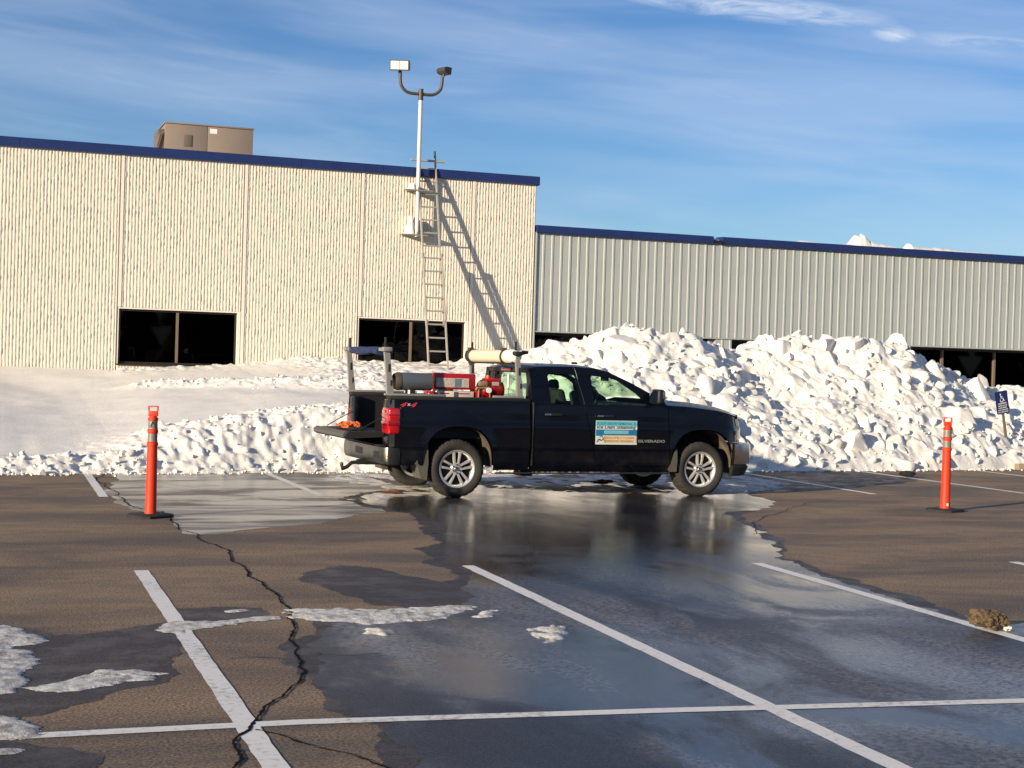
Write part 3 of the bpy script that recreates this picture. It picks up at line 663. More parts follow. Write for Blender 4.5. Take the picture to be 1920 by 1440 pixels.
def rubble(X, Y, seed, s=1.0):
    """blocky broken snow relief"""
    wx = X + .10*fbm(X*3, Y*3, seed+1, 3); wy = Y + .10*fbm(X*3, Y*3, seed+2, 3)
    d1, v1 = cell(wx*2.6, wy*2.2, seed+3); d2, v2 = cell(wx*6.0, wy*5.2, seed+7); d3, v3 = cell(wx*13, wy*12, seed+11)
    return s*(.16*(v1-.35)*np.clip(1.25-d1*1.5, 0, 1) + .085*(v2-.3)*np.clip(1.3-d2*1.6, 0, 1) + .04*(v3-.3)*np.clip(1.2-d3*1.5, 0, 1) + .05*fbm(X*4, Y*4, seed+13, 4))
def bank_z(X, Y):
    t = Y - foot(X); a = front_z(X); wz = wall_z(X)
    wl = 1-sstep(1.2, 3.6, X); rise = (1-wl)*a*sstep(0, 1.0, t)**.8 + wl*a*(.55*sstep(0, .45, t) + .45*sstep(.3, 2.2, t))
    s = np.clip((t-.6)/np.maximum(34-foot(X)-.6, .1), 0, 1)
    z = rise + (wz-a)*(.75*s + .25*s**3)
    z += .05*fbm(X*.55, Y*.45, 8, 3)*sstep(1, 2.5, t)                       # drifts
    z += -.10*np.exp(-((X-1.2)/1.0)**2 - ((Y-31.5)/1.3)**2)                      # scoured hollow by the wall
    # plough-broken front edge
    front = (1-sstep(1.1, 2.1, t + .5*fbm(X*.9, Y*.9, 30, 3)))*sstep(.0, .12, t)
    front = (1-wl)*front + wl*(1-sstep(.35, .8, t+.25*fbm(X, Y, 31, 3)))*sstep(0, .12, t)
    # second windrow further up
    yw = np.interp(X, [2.6, 4, 6, 7.5, 12], [30.6, 30.2, 28.9, 27.6, 27.0]); w = np.exp(-((Y-yw)/np.interp(X, [2.6, 5, 8], [.25, .5, 1.4]))**2)*sstep(2.5, 3.8, X)
    z += .10*w
    near_wall = np.exp(-((Y-33.9)/.7)**2)*.55*sstep(2.6, 3.4, X)
    rough = np.clip(front + .85*w + near_wall + sstep(6.4, 8.0, X), 0, 1)
    rid = 1-np.abs(fbm(X*2.6+.4*fbm(X*3, Y*3, 61, 2), Y*3.4+.5*X, 62, 6, .62)); z += rough*(.17*(rid-.72) + .06*fbm(X*10, Y*10, 63, 4) + .25*rubble(X, Y, 41))
    z = np.where(t <= 0, 0, np.maximum(z, 0))
    z = z + np.where(t < .02, -.05, 0.004)
    return z, rough
CR = np.array([(8.0,1.1),(9.0,1.35),(10.3,1.80),(11.12,2.12),(11.57,2.18),(11.9,2.34),(12.6,2.43),(13.19,2.33),(13.78,2.42),(14.26,2.26),(14.76,2.08),(15.06,2.12),(15.49,2.26),(15.85,2.44),(16.6,2.50),(17.0,2.34),(17.64,2.44),(18.3,2.32),(18.76,2.36),(18.97,2.18),(19.65,2.02),(20.2,1.82),(21.05,1.54),(21.32,1.58),(22.04,1.52),(24,1.5),(28,1.3),(34,1.0)])
def crest_y(X): return 27.5 + .25*np.sin(X*1.3)
def pile_z(X, Y, rough=True):
    f = foot(X); t = Y-f; c = np.interp(X, CR[:, 0], CR[:, 1]); L = crest_y(X)-f
    u = t/L; up = np.clip(u, 0, 1); prof = up**.86*(1-.12*np.sin(up*PI))
    back = 1-.42*sstep(1.0, 2.2, u)
    z = c*np.where(u < 1, prof, back) + .14*fbm(X*.8, Y*.8, 77, 3)*sstep(0, .25, up)
    if rough: z = z + 0.8*rubble(X, Y, 91)*sstep(0, .12, up)
    return np.where(t <= 0, -.05, np.maximum(z, .004))
def stamp(Z, X, Y, xs, ts, f, x0, t0, z0, s, r, steep=.22):
    """press one angular block into a height field"""
    i0, i1 = np.searchsorted(xs, (x0-s*1.5, x0+s*1.5)); j0, j1 = np.searchsorted(ts, (t0-s*1.5, t0+s*1.5))
    if i1-i0 < 2 or j1-j0 < 2: return
    dx = X[i0:i1, j0:j1]-x0; dy = Y[i0:i1, j0:j1]-(f+t0); top = np.full(dx.shape, 9.0); a0 = r.uniform(0, 6.28)
    for k in range(5):
        a = a0+k*2*PI/5+r.uniform(-.35, .35); nz = r.uniform(.12, steep*2.2); h = math.sqrt(1-nz*nz); top = np.minimum(top, (s*r.uniform(.55, 1.0)-h*math.cos(a)*dx-h*math.sin(a)*dy)/nz)
    for k in range(2):
        a = r.uniform(0, 6.28); h = r.uniform(.1, .5); top = np.minimum(top, (s*r.uniform(.35, .7)-h*math.cos(a)*dx-h*math.sin(a)*dy)/math.sqrt(1-h*h))
    np.maximum(Z[i0:i1, j0:j1], z0+top, out=Z[i0:i1, j0:j1])
def soften(Z, k=1):
    for _ in range(k):
        P = np.pad(Z, 1, mode='edge'); Z = (4*P[1:-1, 1:-1]+P[:-2, 1:-1]+P[2:, 1:-1]+P[1:-1, :-2]+P[1:-1, 2:])/8
    return Z
xs = np.concatenate([np.arange(8.0, 23.0, .030), np.arange(23.0, 34, .15)]); ts = np.concatenate([np.arange(-.05, 5.2, .030), np.arange(5.2, 11.5, .12)])
X = np.repeat(xs[:, None], len(ts), 1); Y = np.minimum(foot(xs)[:, None]+ts[None, :], 33.93); PZ = pile_z(X, Y)
rs_ = np.random.default_rng(21); n = 2600; bx_ = rs_.uniform(8.6, 23.2, n); bt_ = .25+5.0*rs_.uniform(0, 1, n)**.9; bs_ = np.minimum(.26, .06*(1/rs_.uniform(.03, 1, n))**.48); bf_ = foot(bx_); bz_ = pile_z(bx_, bf_+bt_, False)
for x0, t0, s0, f0, z0 in zip(bx_, bt_, bs_, bf_, bz_): stamp(PZ, X, Y, xs, ts, f0, x0, t0, z0-s0*rs_.uniform(.05, .45)*min(1, 3*t0), s0*min(1, .35+t0), rs_)
PZ = soften(PZ, 2) + .010*fbm(X*16, Y*16, 140, 3)*sstep(0, .2, Y-foot(xs)[:, None])
pile = fast_mesh('snow_pile', np.stack([X.ravel(), Y.ravel(), PZ.ravel()], 1), grid_faces(len(xs), len(ts)), M['chunk'])
tag(pile, 'high pile of broken snow blocks heaped in front of the metal building', 'snow pile')

xs = np.concatenate([np.arange(-14, .2, .14), np.arange(.2, 9.0, .030), np.arange(9.0, 13.0, .07)])
ts = np.concatenate([np.arange(-.06, 2.4, .026), np.arange(2.4, 7, .06), np.arange(7, 13.5, .05)])
X = np.repeat(xs[:, None], len(ts), 1); Y = np.minimum(foot(xs)[:, None] + ts[None, :], 33.985); Zb, rg = bank_z(X, Y)
n = 1500; bx_ = rs_.uniform(.3, 9.4, n); bt_ = .06+1.7*rs_.uniform(0, 1, n)**1.2*np.where(bx_ < 2.6, .35, 1); bs_ = np.minimum(.10, .026*(1/rs_.uniform(.03, 1, n))**.45); bf_ = foot(bx_); bz_ = bank_z(bx_, bf_+bt_)[0]
for x0, t0, s0, f0, z0 in zip(bx_, bt_, bs_, bf_, bz_): stamp(Zb, X, Y, xs, ts, f0, x0, t0, z0-s0*rs_.uniform(.35, .8), s0*min(1, .4+t0), rs_)
Zb = soften(Zb, 1); Zb[:, :3] = np.minimum(Zb[:, :3], -.01)
bank = fast_mesh('snow_bank', np.stack([X.ravel(), Y.ravel(), Zb.ravel()], 1), grid_faces(len(xs), len(ts)), M['snow'])
tag(bank, 'long bank of drifted snow with a plough-broken front edge along the concrete building', kind='structure')

def chunk_verts(seed, sub=2, cuts=9):
    r = np.random.default_rng(seed); bm = bmesh.new(); bmesh.ops.create_icosphere(bm, subdivisions=sub, radius=1.0)
    V = np.array([v.co[:] for v in bm.verts]); F = np.array([[v.index for v in f.verts] for f in bm.faces]); bm.free()
    for k in range(cuts):
        n = r.normal(size=3); n /= np.linalg.norm(n); d = r.uniform(.38, .74); k_ = V@n
        ex = np.maximum(k_-d, 0); V = V - ex[:, None]*n[None, :]*.94
    V *= r.uniform(.7, 1.25, 3)[None, :]
    V += r.normal(0, .010, V.shape)
    return V, F
PROTO = []
for k in range(14):
    V, F = chunk_verts(300+k, 3, 11); me = bpy.data.meshes.new('snow_chunk'); me.from_pydata([tuple(v) for v in V], [], [tuple(f) for f in F.tolist()])
    me.polygons.foreach_set('use_smooth', [True]*len(me.polygons)); me.set_sharp_from_angle(angle=math.radians(36)); me.materials.append(M['chunk']); me.update(); PROTO.append(me)
LOW = [chunk_verts(500+k, 2, 9) for k in range(12)]
def rand_rot(r):
    q = r.normal(size=4); q /= np.linalg.norm(q); w, x, y, z = q
    return np.array([[1-2*(y*y+z*z), 2*(x*y-z*w), 2*(x*z+y*w)], [2*(x*y+z*w), 1-2*(x*x+z*z), 2*(y*z-x*w)], [2*(x*z-y*w), 2*(y*z+x*w), 1-2*(x*x+y*y)]])
r = np.random.default_rng(5)
def chunk_spots(n, smin, smax, gap, tries, avoid):
    """scatter spots on the pile, largest first, keeping them apart"""
    S = np.sort(np.clip(smin*(1/r.uniform(.04, 1, n*3))**.42, smin, smax))[::-1][:n*3:3]; P = np.array(avoid).reshape(-1, 3) if len(avoid) else np.zeros((0, 3)); out = []
    for s in S:
        for k in range(tries):
            x = r.uniform(9.6, 22.6); t = r.uniform(.10, 5.0)
            if x < 12 and t < 1.0: continue
            if abs(x-19.6) < .55 and .2 < t < 2.0 and s > .09: continue
            if len(P) and (((P[:, 0]-x)**2+(P[:, 1]-t)**2) < (gap*(P[:, 2]+s))**2).any(): continue
            P = np.vstack([P, (x, t, s)]); out.append((x, t, s)); break
    return np.array(out), P
big, P = chunk_spots(300, .125, .40, .62, 60, [])
bf = foot(big[:, 0]); bz = pile_z(big[:, 0], bf+big[:, 1], False)
for k, (x, t, s) in enumerate(big):
    o = bpy.data.objects.new('snow_chunk', PROTO[k % len(PROTO)]); link(o, pile)
    o.location = (x, bf[k]+t, bz[k] - s*r.uniform(-.10, .42)); o.rotation_euler = tuple(r.uniform(0, 6.28, 3)); q = r.uniform(.8, 1.15, 3); o.scale = (s*q[0], s*q[1], s*q[2]*.92)
def rubble_mesh(name, pts, parent, seed):
    """pts: x, y, z, size"""
    r = np.random.default_rng(seed); VV, FF = [], []; off = 0
    for x, y, z, s in pts:
        V, F = LOW[r.integers(len(LOW))]; Rm = rand_rot(r)
        VV.append((V*s)@Rm.T + np.array([x, y, z])); FF.append(F+off); off += len(V)
    o = fast_mesh(name, np.concatenate(VV), np.concatenate(FF), M['chunk'], parent, smooth=True)
    o.data.set_sharp_from_angle(angle=math.radians(30)); tag(o, kind='stuff'); return o
mids, P = chunk_spots(220, .06, .11, .55, 25, P)
n = 1300; x = r.uniform(8.6, 22.8, n); t = 5.4*r.uniform(0, 1, n)**1.1; s = np.minimum(.05, .014*(1/r.uniform(.05, 1, n))**.6)
x = np.concatenate([mids[:, 0], x]); t = np.concatenate([mids[:, 1], t]); s = np.concatenate([mids[:, 2], s]); f = foot(x)
z = pile_z(x, f+t); pts = np.stack([x, f+t-.01, z+s*.3, s], 1)
n = 320; x = r.uniform(9, 21, n); s2 = r.uniform(.010, .038, n); pts = np.concatenate([pts, np.stack([x, foot(x)-np.abs(r.normal(0, .13, n)), s2*.5, s2], 1)])
rubble_mesh('snow_rubble', pts, pile, 6)
n = 420; x = r.uniform(.3, 9.8, n); f = foot(x); t = 1.7*r.uniform(0, 1, n)**1.4*np.where(x < 2.6, .35, 1); s = np.minimum(.075, .018*(1/r.uniform(.05, 1, n))**.6)
pts = np.stack([x, f+t-.01, np.maximum(bank_z(x, f+t)[0], 0)+s*.2, s], 1)
n = 160; x = r.uniform(3.2, 10, n); y = np.interp(x, [2.6, 4, 6, 7.5, 12], [30.6, 30.2, 28.9, 27.6, 27.0])+r.normal(0, 1, n)*np.where(x > 5, .5, .22); s = r.uniform(.015, .05, n)
pts = np.concatenate([pts, np.stack([x, y, bank_z(x, y)[0]+s*.2, s], 1)])
n = 240; x = r.uniform(.3, 9.5, n); s = r.uniform(.008, .03, n); pts = np.concatenate([pts, np.stack([x, foot(x)-np.abs(r.normal(0, .16, n)), s*.5, s], 1)])
rubble_mesh('snow_rubble', pts, bank, 8)

# snow lying on the metal building's roof edge
def roof_snow(x0, x1, prof, label, depth=.5, seed=0):
    xs = np.arange(x0, x1, .035); h = np.interp(xs, *zip(*prof)); ys = np.linspace(0, 1, 9); ox = (x0+x1)/2
    X = np.repeat(xs[:, None], 9, 1); Yv = np.repeat(ys[None, :], len(xs), 0)
    Zv = h[:, None]*np.sin(np.clip(Yv*1.02+.0, 0, 1)*PI)**.55*(1+.35*fbm(X*7, Yv*3, seed, 3)); Zv[:, 0] = Zv[:, -1] = 0
    o = fast_mesh('roof_snow', np.stack([(X-ox).ravel(), (Yv*depth).ravel(), Zv.ravel()], 1), grid_faces(len(xs), 9), M['snow'], loc=(ox, WY-.04, 5.09))
    return tag(o, label, 'snow', 'snow along the metal building roof edge')
roof_snow(21.2, 23.3, [(21.2, 0), (21.7, .05), (21.95, .30), (22.1, .30), (22.3, .10), (22.32, .15), (22.7, .09), (23.0, .05), (23.3, 0)], 'tallest peaked lump of snow on the metal roof edge', seed=3)
roof_snow(20.0, 20.9, [(20.0, 0), (20.2, .05), (20.5, .03), (20.9, 0)], 'small sliver of snow on the roof edge left of the peaked lump', .3, 5)
roof_snow(23.45, 26.4, [(23.45, 0), (23.52, .15), (23.7, .08), (24.2, .06), (24.3, .10), (24.9, .06), (25.5, .05), (26.0, .03), (26.4, 0)], 'long low ridge of snow on the roof edge right of the peaked lump', seed=7)
roof_snow(17.64, 17.86, [(17.64, 0), (17.75, .06), (17.86, 0)], 'little snow plug in the torn gap of the roof edge', .3, 9).location.z = 5.0
# snow caps on the pole brackets
def snow_cap(x0, x1, z, h, peak, label, seed):
    n = 22; xs = np.linspace(x0, x1, n); ys = np.linspace(-.05, .26, 10); X = np.repeat(xs[:, None], 10, 1); Yv = np.repeat(ys[None, :], n, 0)
    e = np.minimum(np.minimum((X-x0)/.07, (x1-X)/.07), np.minimum((Yv+.05)/.05, (.26-Yv)/.03+.4)); e = np.clip(e, 0, 1)
    Zv = np.sqrt(e)*h*np.exp(-((X-peak)/((x1-x0)*.36))**2)*(1+.2*fbm(X*12, Yv*12, seed, 3))+.002
    o = fast_mesh('bracket_snow', np.stack([X.ravel(), Yv.ravel(), Zv.ravel()], 1), grid_faces(n, 10), M['snow'], loc=(PX, PY, z)); tag(o, label, 'snow', 'snow caps on the pole brackets')
snow_cap(-.28, -.05, 5.701, .17, -.10, 'small snow cap on the upper bracket of the floodlight pole', 2)
snow_cap(-.35, -.05, 4.671, .44, -.09, 'steep snow cap heaped on the lower bracket of the floodlight pole', 4)
# ------------------------------------------------------------------ pickup truck (local: x forward from rear axle, y left, z up)
TLOC, TYAW = (6.0251, 19.5194, 0), math.radians(2.0)
def body_mat():
    m = mat('black blue car paint', (0.0016, 0.0021, 0.0050), 0.4, coat=.42, coat_rough=0.06, spec=.15); g = NT(m); v = g.coord()
    d = g.rng(g.noise(v, 3.5, 6, .65), .45, .75, 0, 1); zc = g.n('ShaderNodeSeparateXYZ'); g.l(v, zc.inputs[0])
    low = g.rng(zc.outputs[2], .95, .35, 0, 1); k = g.math('MULTIPLY', d, low)
    g.set('Base Color', g.mix(g.math('MULTIPLY', k, .22), (0.0016, 0.0021, 0.0050), (0.05, 0.045, 0.036))); g.set('Coat Roughness', g.rng(k, 0, 1, .05, .3)); return m
M['paint'] = body_mat()
M['plastic'] = mat('black plastic', (0.012, 0.012, 0.012), 0.6, var=.2)
M['liner'] = mat('muddy wheel liner', (0.13, 0.105, 0.075), 0.9, col2=(.03, .026, .022), var_scale=7)
M['flap'] = mat('dusty mud flap', (0.10, 0.092, 0.075), 0.8, var=.3, var_scale=8)
M['chrome'] = mat('chrome', (0.50, 0.50, 0.50), 0.24, metal=1.0)
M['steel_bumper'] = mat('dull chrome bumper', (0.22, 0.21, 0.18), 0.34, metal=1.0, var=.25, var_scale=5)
M['rubber'] = mat('tyre rubber', (0.032, 0.029, 0.025), 0.85, var=.35, var_scale=10, bump=.3, bump_scale=80)
M['rim'] = mat('bright alloy', (0.70, 0.69, 0.67), 0.28, metal=.6)
M['rimdark'] = mat('brake black', (0.008, 0.008, 0.008), 0.8)  # even black for brakes, chassis and arch backs
M['redlens'] = mat('red tail lamp', (0.40, 0.004, 0.008), 0.12, coat=1.0, spec=.5)
M['redlens2'] = mat('deep red tail lamp', (0.24, 0.002, 0.006), 0.15, coat=1.0)
M['amber'] = mat('amber reflector', (0.45, 0.10, 0.02), 0.15, coat=1)
M['clearlens'] = mat('clear headlamp', (0.06, 0.062, 0.068), 0.16, coat=.6)
M['cabglass'] = glass_dark('green tinted car glass', (0.66, 0.84, 0.70), 1.38)
M['rackalu'] = mat('brushed aluminium rack', (0.34, 0.33, 0.31), 0.42, metal=.45)
M['seat'] = mat('charcoal seat cloth', (0.014, 0.014, 0.015), 0.85)
trk = empty('pickup_truck', TLOC, TYAW, label='dark blue-black extended cab pickup with ladder rack and its tailgate down', cat='pickup truck')
HWZ = [.28, .36, .45, .62, .655, .93, .975, 1.10, 1.22, 1.30]; HWY = [.915, .955, .975, .982, 1.0, 1.003, .985, .975, .958, .94]
GZ = [1.15, 1.25, 1.45, 1.66, 1.72, 1.76]; GY = [.97, .945, .885, .805, .765, .72]
FAX, RAX, WZ, WR = 3.56, 0.0, .375, .377
def yb(x, z):
    y = float(np.interp(z, HWZ, HWY))
    for xc in (RAX, FAX):
        d = math.hypot(x-xc, (z-.42)*.95)
        if z > .30: y += .030*math.exp(-((d-.50)/.085)**2)
    if x > 3.9: y -= .30*((x-3.9)/.36)**2.3
    if x < -.86: y -= .05*((-.86-x)/.08)**2
    return y
def yg(x, z): return float(np.interp(z, GZ, GY))
def panel(name, polys, yfn, material, side, parent=trk, th=.012, step=.06, proud=0.0, sharp=30):
    bm = bmesh.new()
    for P in polys:
        f = bm.faces.new([bm.verts.new((p[0], 0, p[1])) for p in P])
    bmesh.ops.remove_doubles(bm, verts=bm.verts[:], dist=1e-4)
    xs = [v.co.x for v in bm.verts]; zs = [v.co.z for v in bm.verts]
    for k in range(1, int((max(xs)-min(xs))/step)+1):
        bmesh.ops.bisect_plane(bm, geom=bm.verts[:]+bm.edges[:]+bm.faces[:], plane_co=(min(xs)+k*step, 0, 0), plane_no=(1, 0, 0))
    for z in sorted(set([q for q in HWZ+GZ if min(zs) < q < max(zs)] + [min(zs)+k*step for k in range(1, int((max(zs)-min(zs))/step)+1)])):
        bmesh.ops.bisect_plane(bm, geom=bm.verts[:]+bm.edges[:]+bm.faces[:], plane_co=(0, 0, z), plane_no=(0, 0, 1))
    for v in bm.verts: v.co.y = side*(yfn(v.co.x, v.co.z)+proud)
    bm.normal_update()
    for f in bm.faces:
        if f.normal.y*side < 0: f.normal_flip()
    if th > 0:
        r = bmesh.ops.solidify(bm, geom=bm.faces[:], thickness=th)
    me = bpy.data.meshes.new(name); bm.to_mesh(me); bm.free()
    me.polygons.foreach_set('use_smooth', [True]*len(me.polygons)); me.set_sharp_from_angle(angle=math.radians(sharp)); me.materials.append(material)
    return link(bpy.data.objects.new(name, me), parent)
def arch(xc, w, z0, zt, a0=0.0, a1=PI, n=18, e=.78):
    out = []
    for i in range(n+1):
        a = a0+(a1-a0)*i/n; c, s = math.cos(a), math.sin(a)
        out.append((xc+w*math.copysign(abs(c)**e, c), z0+(zt-z0)*abs(s)**e))
    return out
def FZ(x): return float(np.interp(x, [2.9, 3.04, 3.4, 3.8, 4.02, 4.12, 4.2], [1.25, 1.245, 1.228, 1.185, 1.14, 1.11, 1.06]))
for s in (-1, 1):
    bed = [(-.93, 1.25), (.99, 1.25), (.99, .36), (.485, .36)] + arch(RAX, .485, .40, .925) + [(-.485, .42), (-.80, .42), (-.90, .63), (-.93, .66)]
    panel('bed_side', [bed], yb, M['paint'], s)
    MB().bx(-.93, .99, s*.79, s*.955, 1.251, 1.298, .012).build('bed_rail', M['plastic'], trk)
    MB().bx(-.90, .98, s*.785, s*.80, .80, 1.25).build('bed_inner_wall', M['plastic'], trk)
    MB().bx(-.925, -.84, s*.66, s*.94, .66, 1.249, .02).build('bed_corner_post', M['paint'], trk)
    MB().bx(-.35, .35, s*.55, s*.784, .80, 1.0, .03).build('wheel_hump', M['plastic'], trk)
    rd = panel('rear_door', [[(1.055, .42), (1.05, 1.236), (1.770, 1.236), (1.957, .42)]], yb, M['paint'], s)
    fd = panel('front_door', [[(1.966, .42), (1.779, 1.236), (3.025, 1.236), (3.048, .42)]], yb, M['paint'], s)
    panel('rocker_panel', [[(1.0, .335), (1.0, .41), (3.06, .41), (3.06, .335)]], yb, M['paint'], s)
    MB().bx(1.026, 1.0395, s*.935, s*.99, .42, 1.25, .003).build('cab_edge_glint', M['steel_bumper'], trk)  # bright metal strip in place of the sun glint on the cab's rear edge
    MB().bx(.52, 3.08, s*.945, s*.985, .312, .333, .006).build('rocker_highlight', M['steel_bumper'], trk)  # pale metal bar added to draw the reflection along the rocker's lower edge
    P1 = [(1.04, 1.24), (1.30, 1.24), (1.285, 1.60), (1.31, 1.635), (1.30, 1.73), (1.10, 1.715), (1.04, 1.68)]
    P2 = [(1.31, 1.635), (1.66, 1.63), (1.69, 1.735), (1.30, 1.73)]
    P3 = [(1.66, 1.63), (1.685, 1.60), (1.718, 1.24), (1.772, 1.24), (1.69, 1.735)]
    P4 = [(1.782, 1.24), (1.93, 1.24), (1.915, 1.60), (1.94, 1.625), (2.0, 1.72), (1.70, 1.735)]
    P5 = [(1.94, 1.625), (2.20, 1.60), (2.30, 1.57), (2.56, 1.40), (2.73, 1.24), (3.02, 1.24), (2.98, 1.30), (2.5, 1.545), (2.17, 1.685), (2.0, 1.72)]
    panel('cab_frame', [P1, P2, P3], yg, M['paint'], s, step=.09); panel('cab_frame', [P4, P5], yg, M['paint'], s, step=.09)
    panel('side_window', [[(1.30, 1.245), (1.29, 1.60), (1.312, 1.632), (1.658, 1.627), (1.682, 1.60), (1.715, 1.245)]], yg, M['cabglass'], s, rd, th=0, proud=-.012, step=.2)
    panel('side_window', [[(1.933, 1.245), (1.918, 1.60), (1.942, 1.622), (2.20, 1.597), (2.30, 1.567), (2.56, 1.397), (2.72, 1.245)]], yg, M['cabglass'], s, fd, th=0, proud=-.012, step=.2)
    # bright window divider and drip lines
    panel('window_trim', [[(1.695, 1.62), (1.705, 1.63), (1.790, 1.245), (1.776, 1.245)]], yg, M['steel_bumper'], s, rd, th=.004, proud=.004)
    for par, a, b, z in ((rd, 1.19, 1.44, 1.095), (fd, 1.955, 2.195, 1.085)):
        MB().bx(a, b, s*.985, s*1.012, z-.016, z+.016, .009).build('handle', M['plastic'], par); MB().bx(a, a+.085, s*1.0125, s*1.020, z-.013, z+.014, .003).build('handle_insert', M['chrome'], par)
    fen = [(3.058, .36), (3.035, 1.243)] + [(x, FZ(x)) for x in (3.2, 3.4, 3.6, 3.8, 3.95, 4.05)] + [(4.085, .78), (4.06, .745), (4.05, .55)] + [p for p in arch(FAX, .485, .40, .925, math.radians(10), PI)] + [(3.075, .36)]
    panel('front_fender', [fen], yb, M['paint'], s)
    hl = panel('headlight', [[(4.055, FZ(4.055)-.02), (4.15, 1.085), (4.215, .98), (4.245, .79), (4.10, .78)]], yb, M['clearlens'], s, proud=.004)
    panel('amber_reflector', [[(4.09, 1.085), (4.14, 1.07), (4.165, .97), (4.115, .98)]], yb, M['amber'], s, hl, th=.004, proud=.011)
    panel('chrome_edge', [[(4.082, .85), (4.10, .85), (4.115, .76), (4.088, .76)]], yb, M['chrome'], s, hl, th=.004, proud=.012)
    # wheel arch liners, mud flaps
    for xc in (RAX, FAX):
        b = MB(); prof = arch(xc, .478, .40, .915, 0, PI, 22); b.rings([[Vector((p[0], s*y, p[1])) for p in prof] for y in (.955, .50)], False, False, closed=False); b.build('wheel_arch_liner', M['liner'], trk)
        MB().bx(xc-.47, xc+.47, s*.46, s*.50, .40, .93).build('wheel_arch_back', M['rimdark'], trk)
    MB().prism([(-.42, .74), (-.50, .58), (-.585, .44), (-.545, .40), (-.50, .25), (-.42, .23), (-.405, .46)], s*.70, s*.995, 'xz').build('mud_flap', M['flap'], trk)
    MB().prism([(3.165, .68), (3.125, .60), (3.075, .46), (3.04, .37), (3.07, .345), (3.165, .345), (3.178, .5)], s*.78, s*1.004, 'xz').build('mud_flap', M['flap'], trk)
    # tail lamp
    tl = MB().bx(-.955 if s < 0 else -.925, -.795, s*(.69 if s < 0 else .84), s*1.008, .81, 1.145, .03, 3).build('tail_light', M['redlens'], trk)
    MB().bx(-.958 if s < 0 else -.927, -.80, s*(.70 if s < 0 else .85), s*1.011, 1.05, 1.066, .004).build('dark_band', M['redlens2'], tl)
    MB().bx(-.960 if s < 0 else -.928, -.80, s*(.70 if s < 0 else .85), s*1.012, .915, .985, .012).build('dark_band', M['redlens2'], tl); MB().bx(-.80, -.772, s*.80, s*.985, .79, 1.165, .012).build('bezel', M['plastic'], tl)
    # door mirror
    mi = MB().box((2.80, s*1.09, 1.365), (.11, .20, .20), Matrix.Rotation(s*math.radians(-12), 3, 'Z'), .035, 3).build('mirror', M['plastic'], trk)
    MB().box((2.83, s*.99, 1.29), (.06, .14, .05), None, .015).build('mirror_arm', M['plastic'], mi); MB().box((2.845, s*1.10, 1.385), (.06, .18, .13), None, .025, 3).build('mirror_cap', M['chrome'], mi)
    MB().box((2.738, s*1.09, 1.365), (.006, .165, .165), Matrix.Rotation(s*math.radians(-12), 3, 'Z')).build('mirror_glass', mat('mirror glass', (.8, .8, .8), .03, metal=1), mi)
    # front seat and headrest
    st = MB(); st.box((2.0, s*.42, 1.13), (.15, .46, .58), Matrix.Rotation(math.radians(-14), 3, 'Y'), .06, 3); se = st.build('front_seat', M['seat'], trk)
    MB().box((1.925, s*.42, 1.475), (.09, .24, .15), Matrix.Rotation(math.radians(-10), 3, 'Y'), .045, 3).build('headrest', M['seat'], se)
# hood, roof, glass
def surf(name, us, vs, fn, material, parent=trk, th=.012):
    V = [fn(u, v) for u in us for v in vs]; o = from_np(name, V, grid_faces(len(us), len(vs)), material, parent)
    bm = bmesh.new(); bm.from_mesh(o.data); bmesh.ops.recalc_face_normals(bm, faces=bm.faces[:]); bm.to_mesh(o.data); bm.free(); return o
HX = [2.88, 3.2, 3.6, 4.0, 4.10, 4.17, 4.22]; HZ = [1.318, 1.312, 1.288, 1.235, 1.205, 1.165, 1.10]
us = np.linspace(-1, 1, 29); hs = np.concatenate([np.linspace(2.93, 4.0, 14), np.linspace(4.05, 4.22, 7)])
def hood_pt(x, u):
    zc = float(np.interp(x, HX, HZ)); zf = FZ(min(x, 4.12)) - max(0, x-4.12)*.4; y = yb(min(x, 4.10), zf)*u
    bulge = .016*(math.exp(-((abs(u)-.5)/.12)**2)); nose = .05*(1-u*u)*max(0, (x-3.9)/.3)
    return (x+nose, y, zf + (zc-zf)*(1-abs(u)**2.6) + bulge*.6)
surf('hood', hs, us, hood_pt, M['paint'])
def roof_z(x): return float(np.interp(x, [1.02, 1.04, 1.10, 1.3, 1.7, 2.0, 2.17], [1.655, 1.68, 1.715, 1.73, 1.735, 1.72, 1.685]))
surf('roof', np.linspace(1.03, 2.18, 22), us, lambda x, u: (x, yg(x, roof_z(x))*u, roof_z(x)+.038*(1-abs(u)**3.0)), M['paint'])
MB().box((1.93, -.25, 1.785), (.09, .03, .03), None, .012).build('roof_antenna', M['plastic'], trk)
def ws(t, u):
    x = 2.18+(2.94-2.18)*t; z = 1.687+(1.305-1.687)*t; y = .755+(.90-.755)*t
    return (x+.075*(1-u*u), y*u, z+.035*(1-abs(u)**3))
surf('windshield', np.linspace(0, 1, 8), us, ws, M['cabglass'])
surf('rear_window', np.linspace(0, 1, 4), np.linspace(-1, 1, 9), lambda t, u: (1.045-.02*(1-u*u)*0, (.66+.10*t)*u, 1.64-.38*t), M['cabglass'])
b = MB(); b.bx(1.035, 1.065, -.94, .94, .42, 1.26)
for s in (-1, 1): b.prism([(s*.94, 1.261), (s*.78, 1.261), (s*.67, 1.66), (s*.785, 1.68)], 1.035, 1.06, 'yz')
b.bx(1.035, 1.06, -.78, .78, 1.645, 1.70).build('cab_rear_wall', M['paint'], trk)
MB().bx(1.018, 1.034, -.17, .17, 1.655, 1.695, .006).build('brake_light', M['redlens2'], trk)
MB().bx(1.07, 3.0, -.90, .90, .44, 1.12).build('cab_tub', M['seat'], trk)
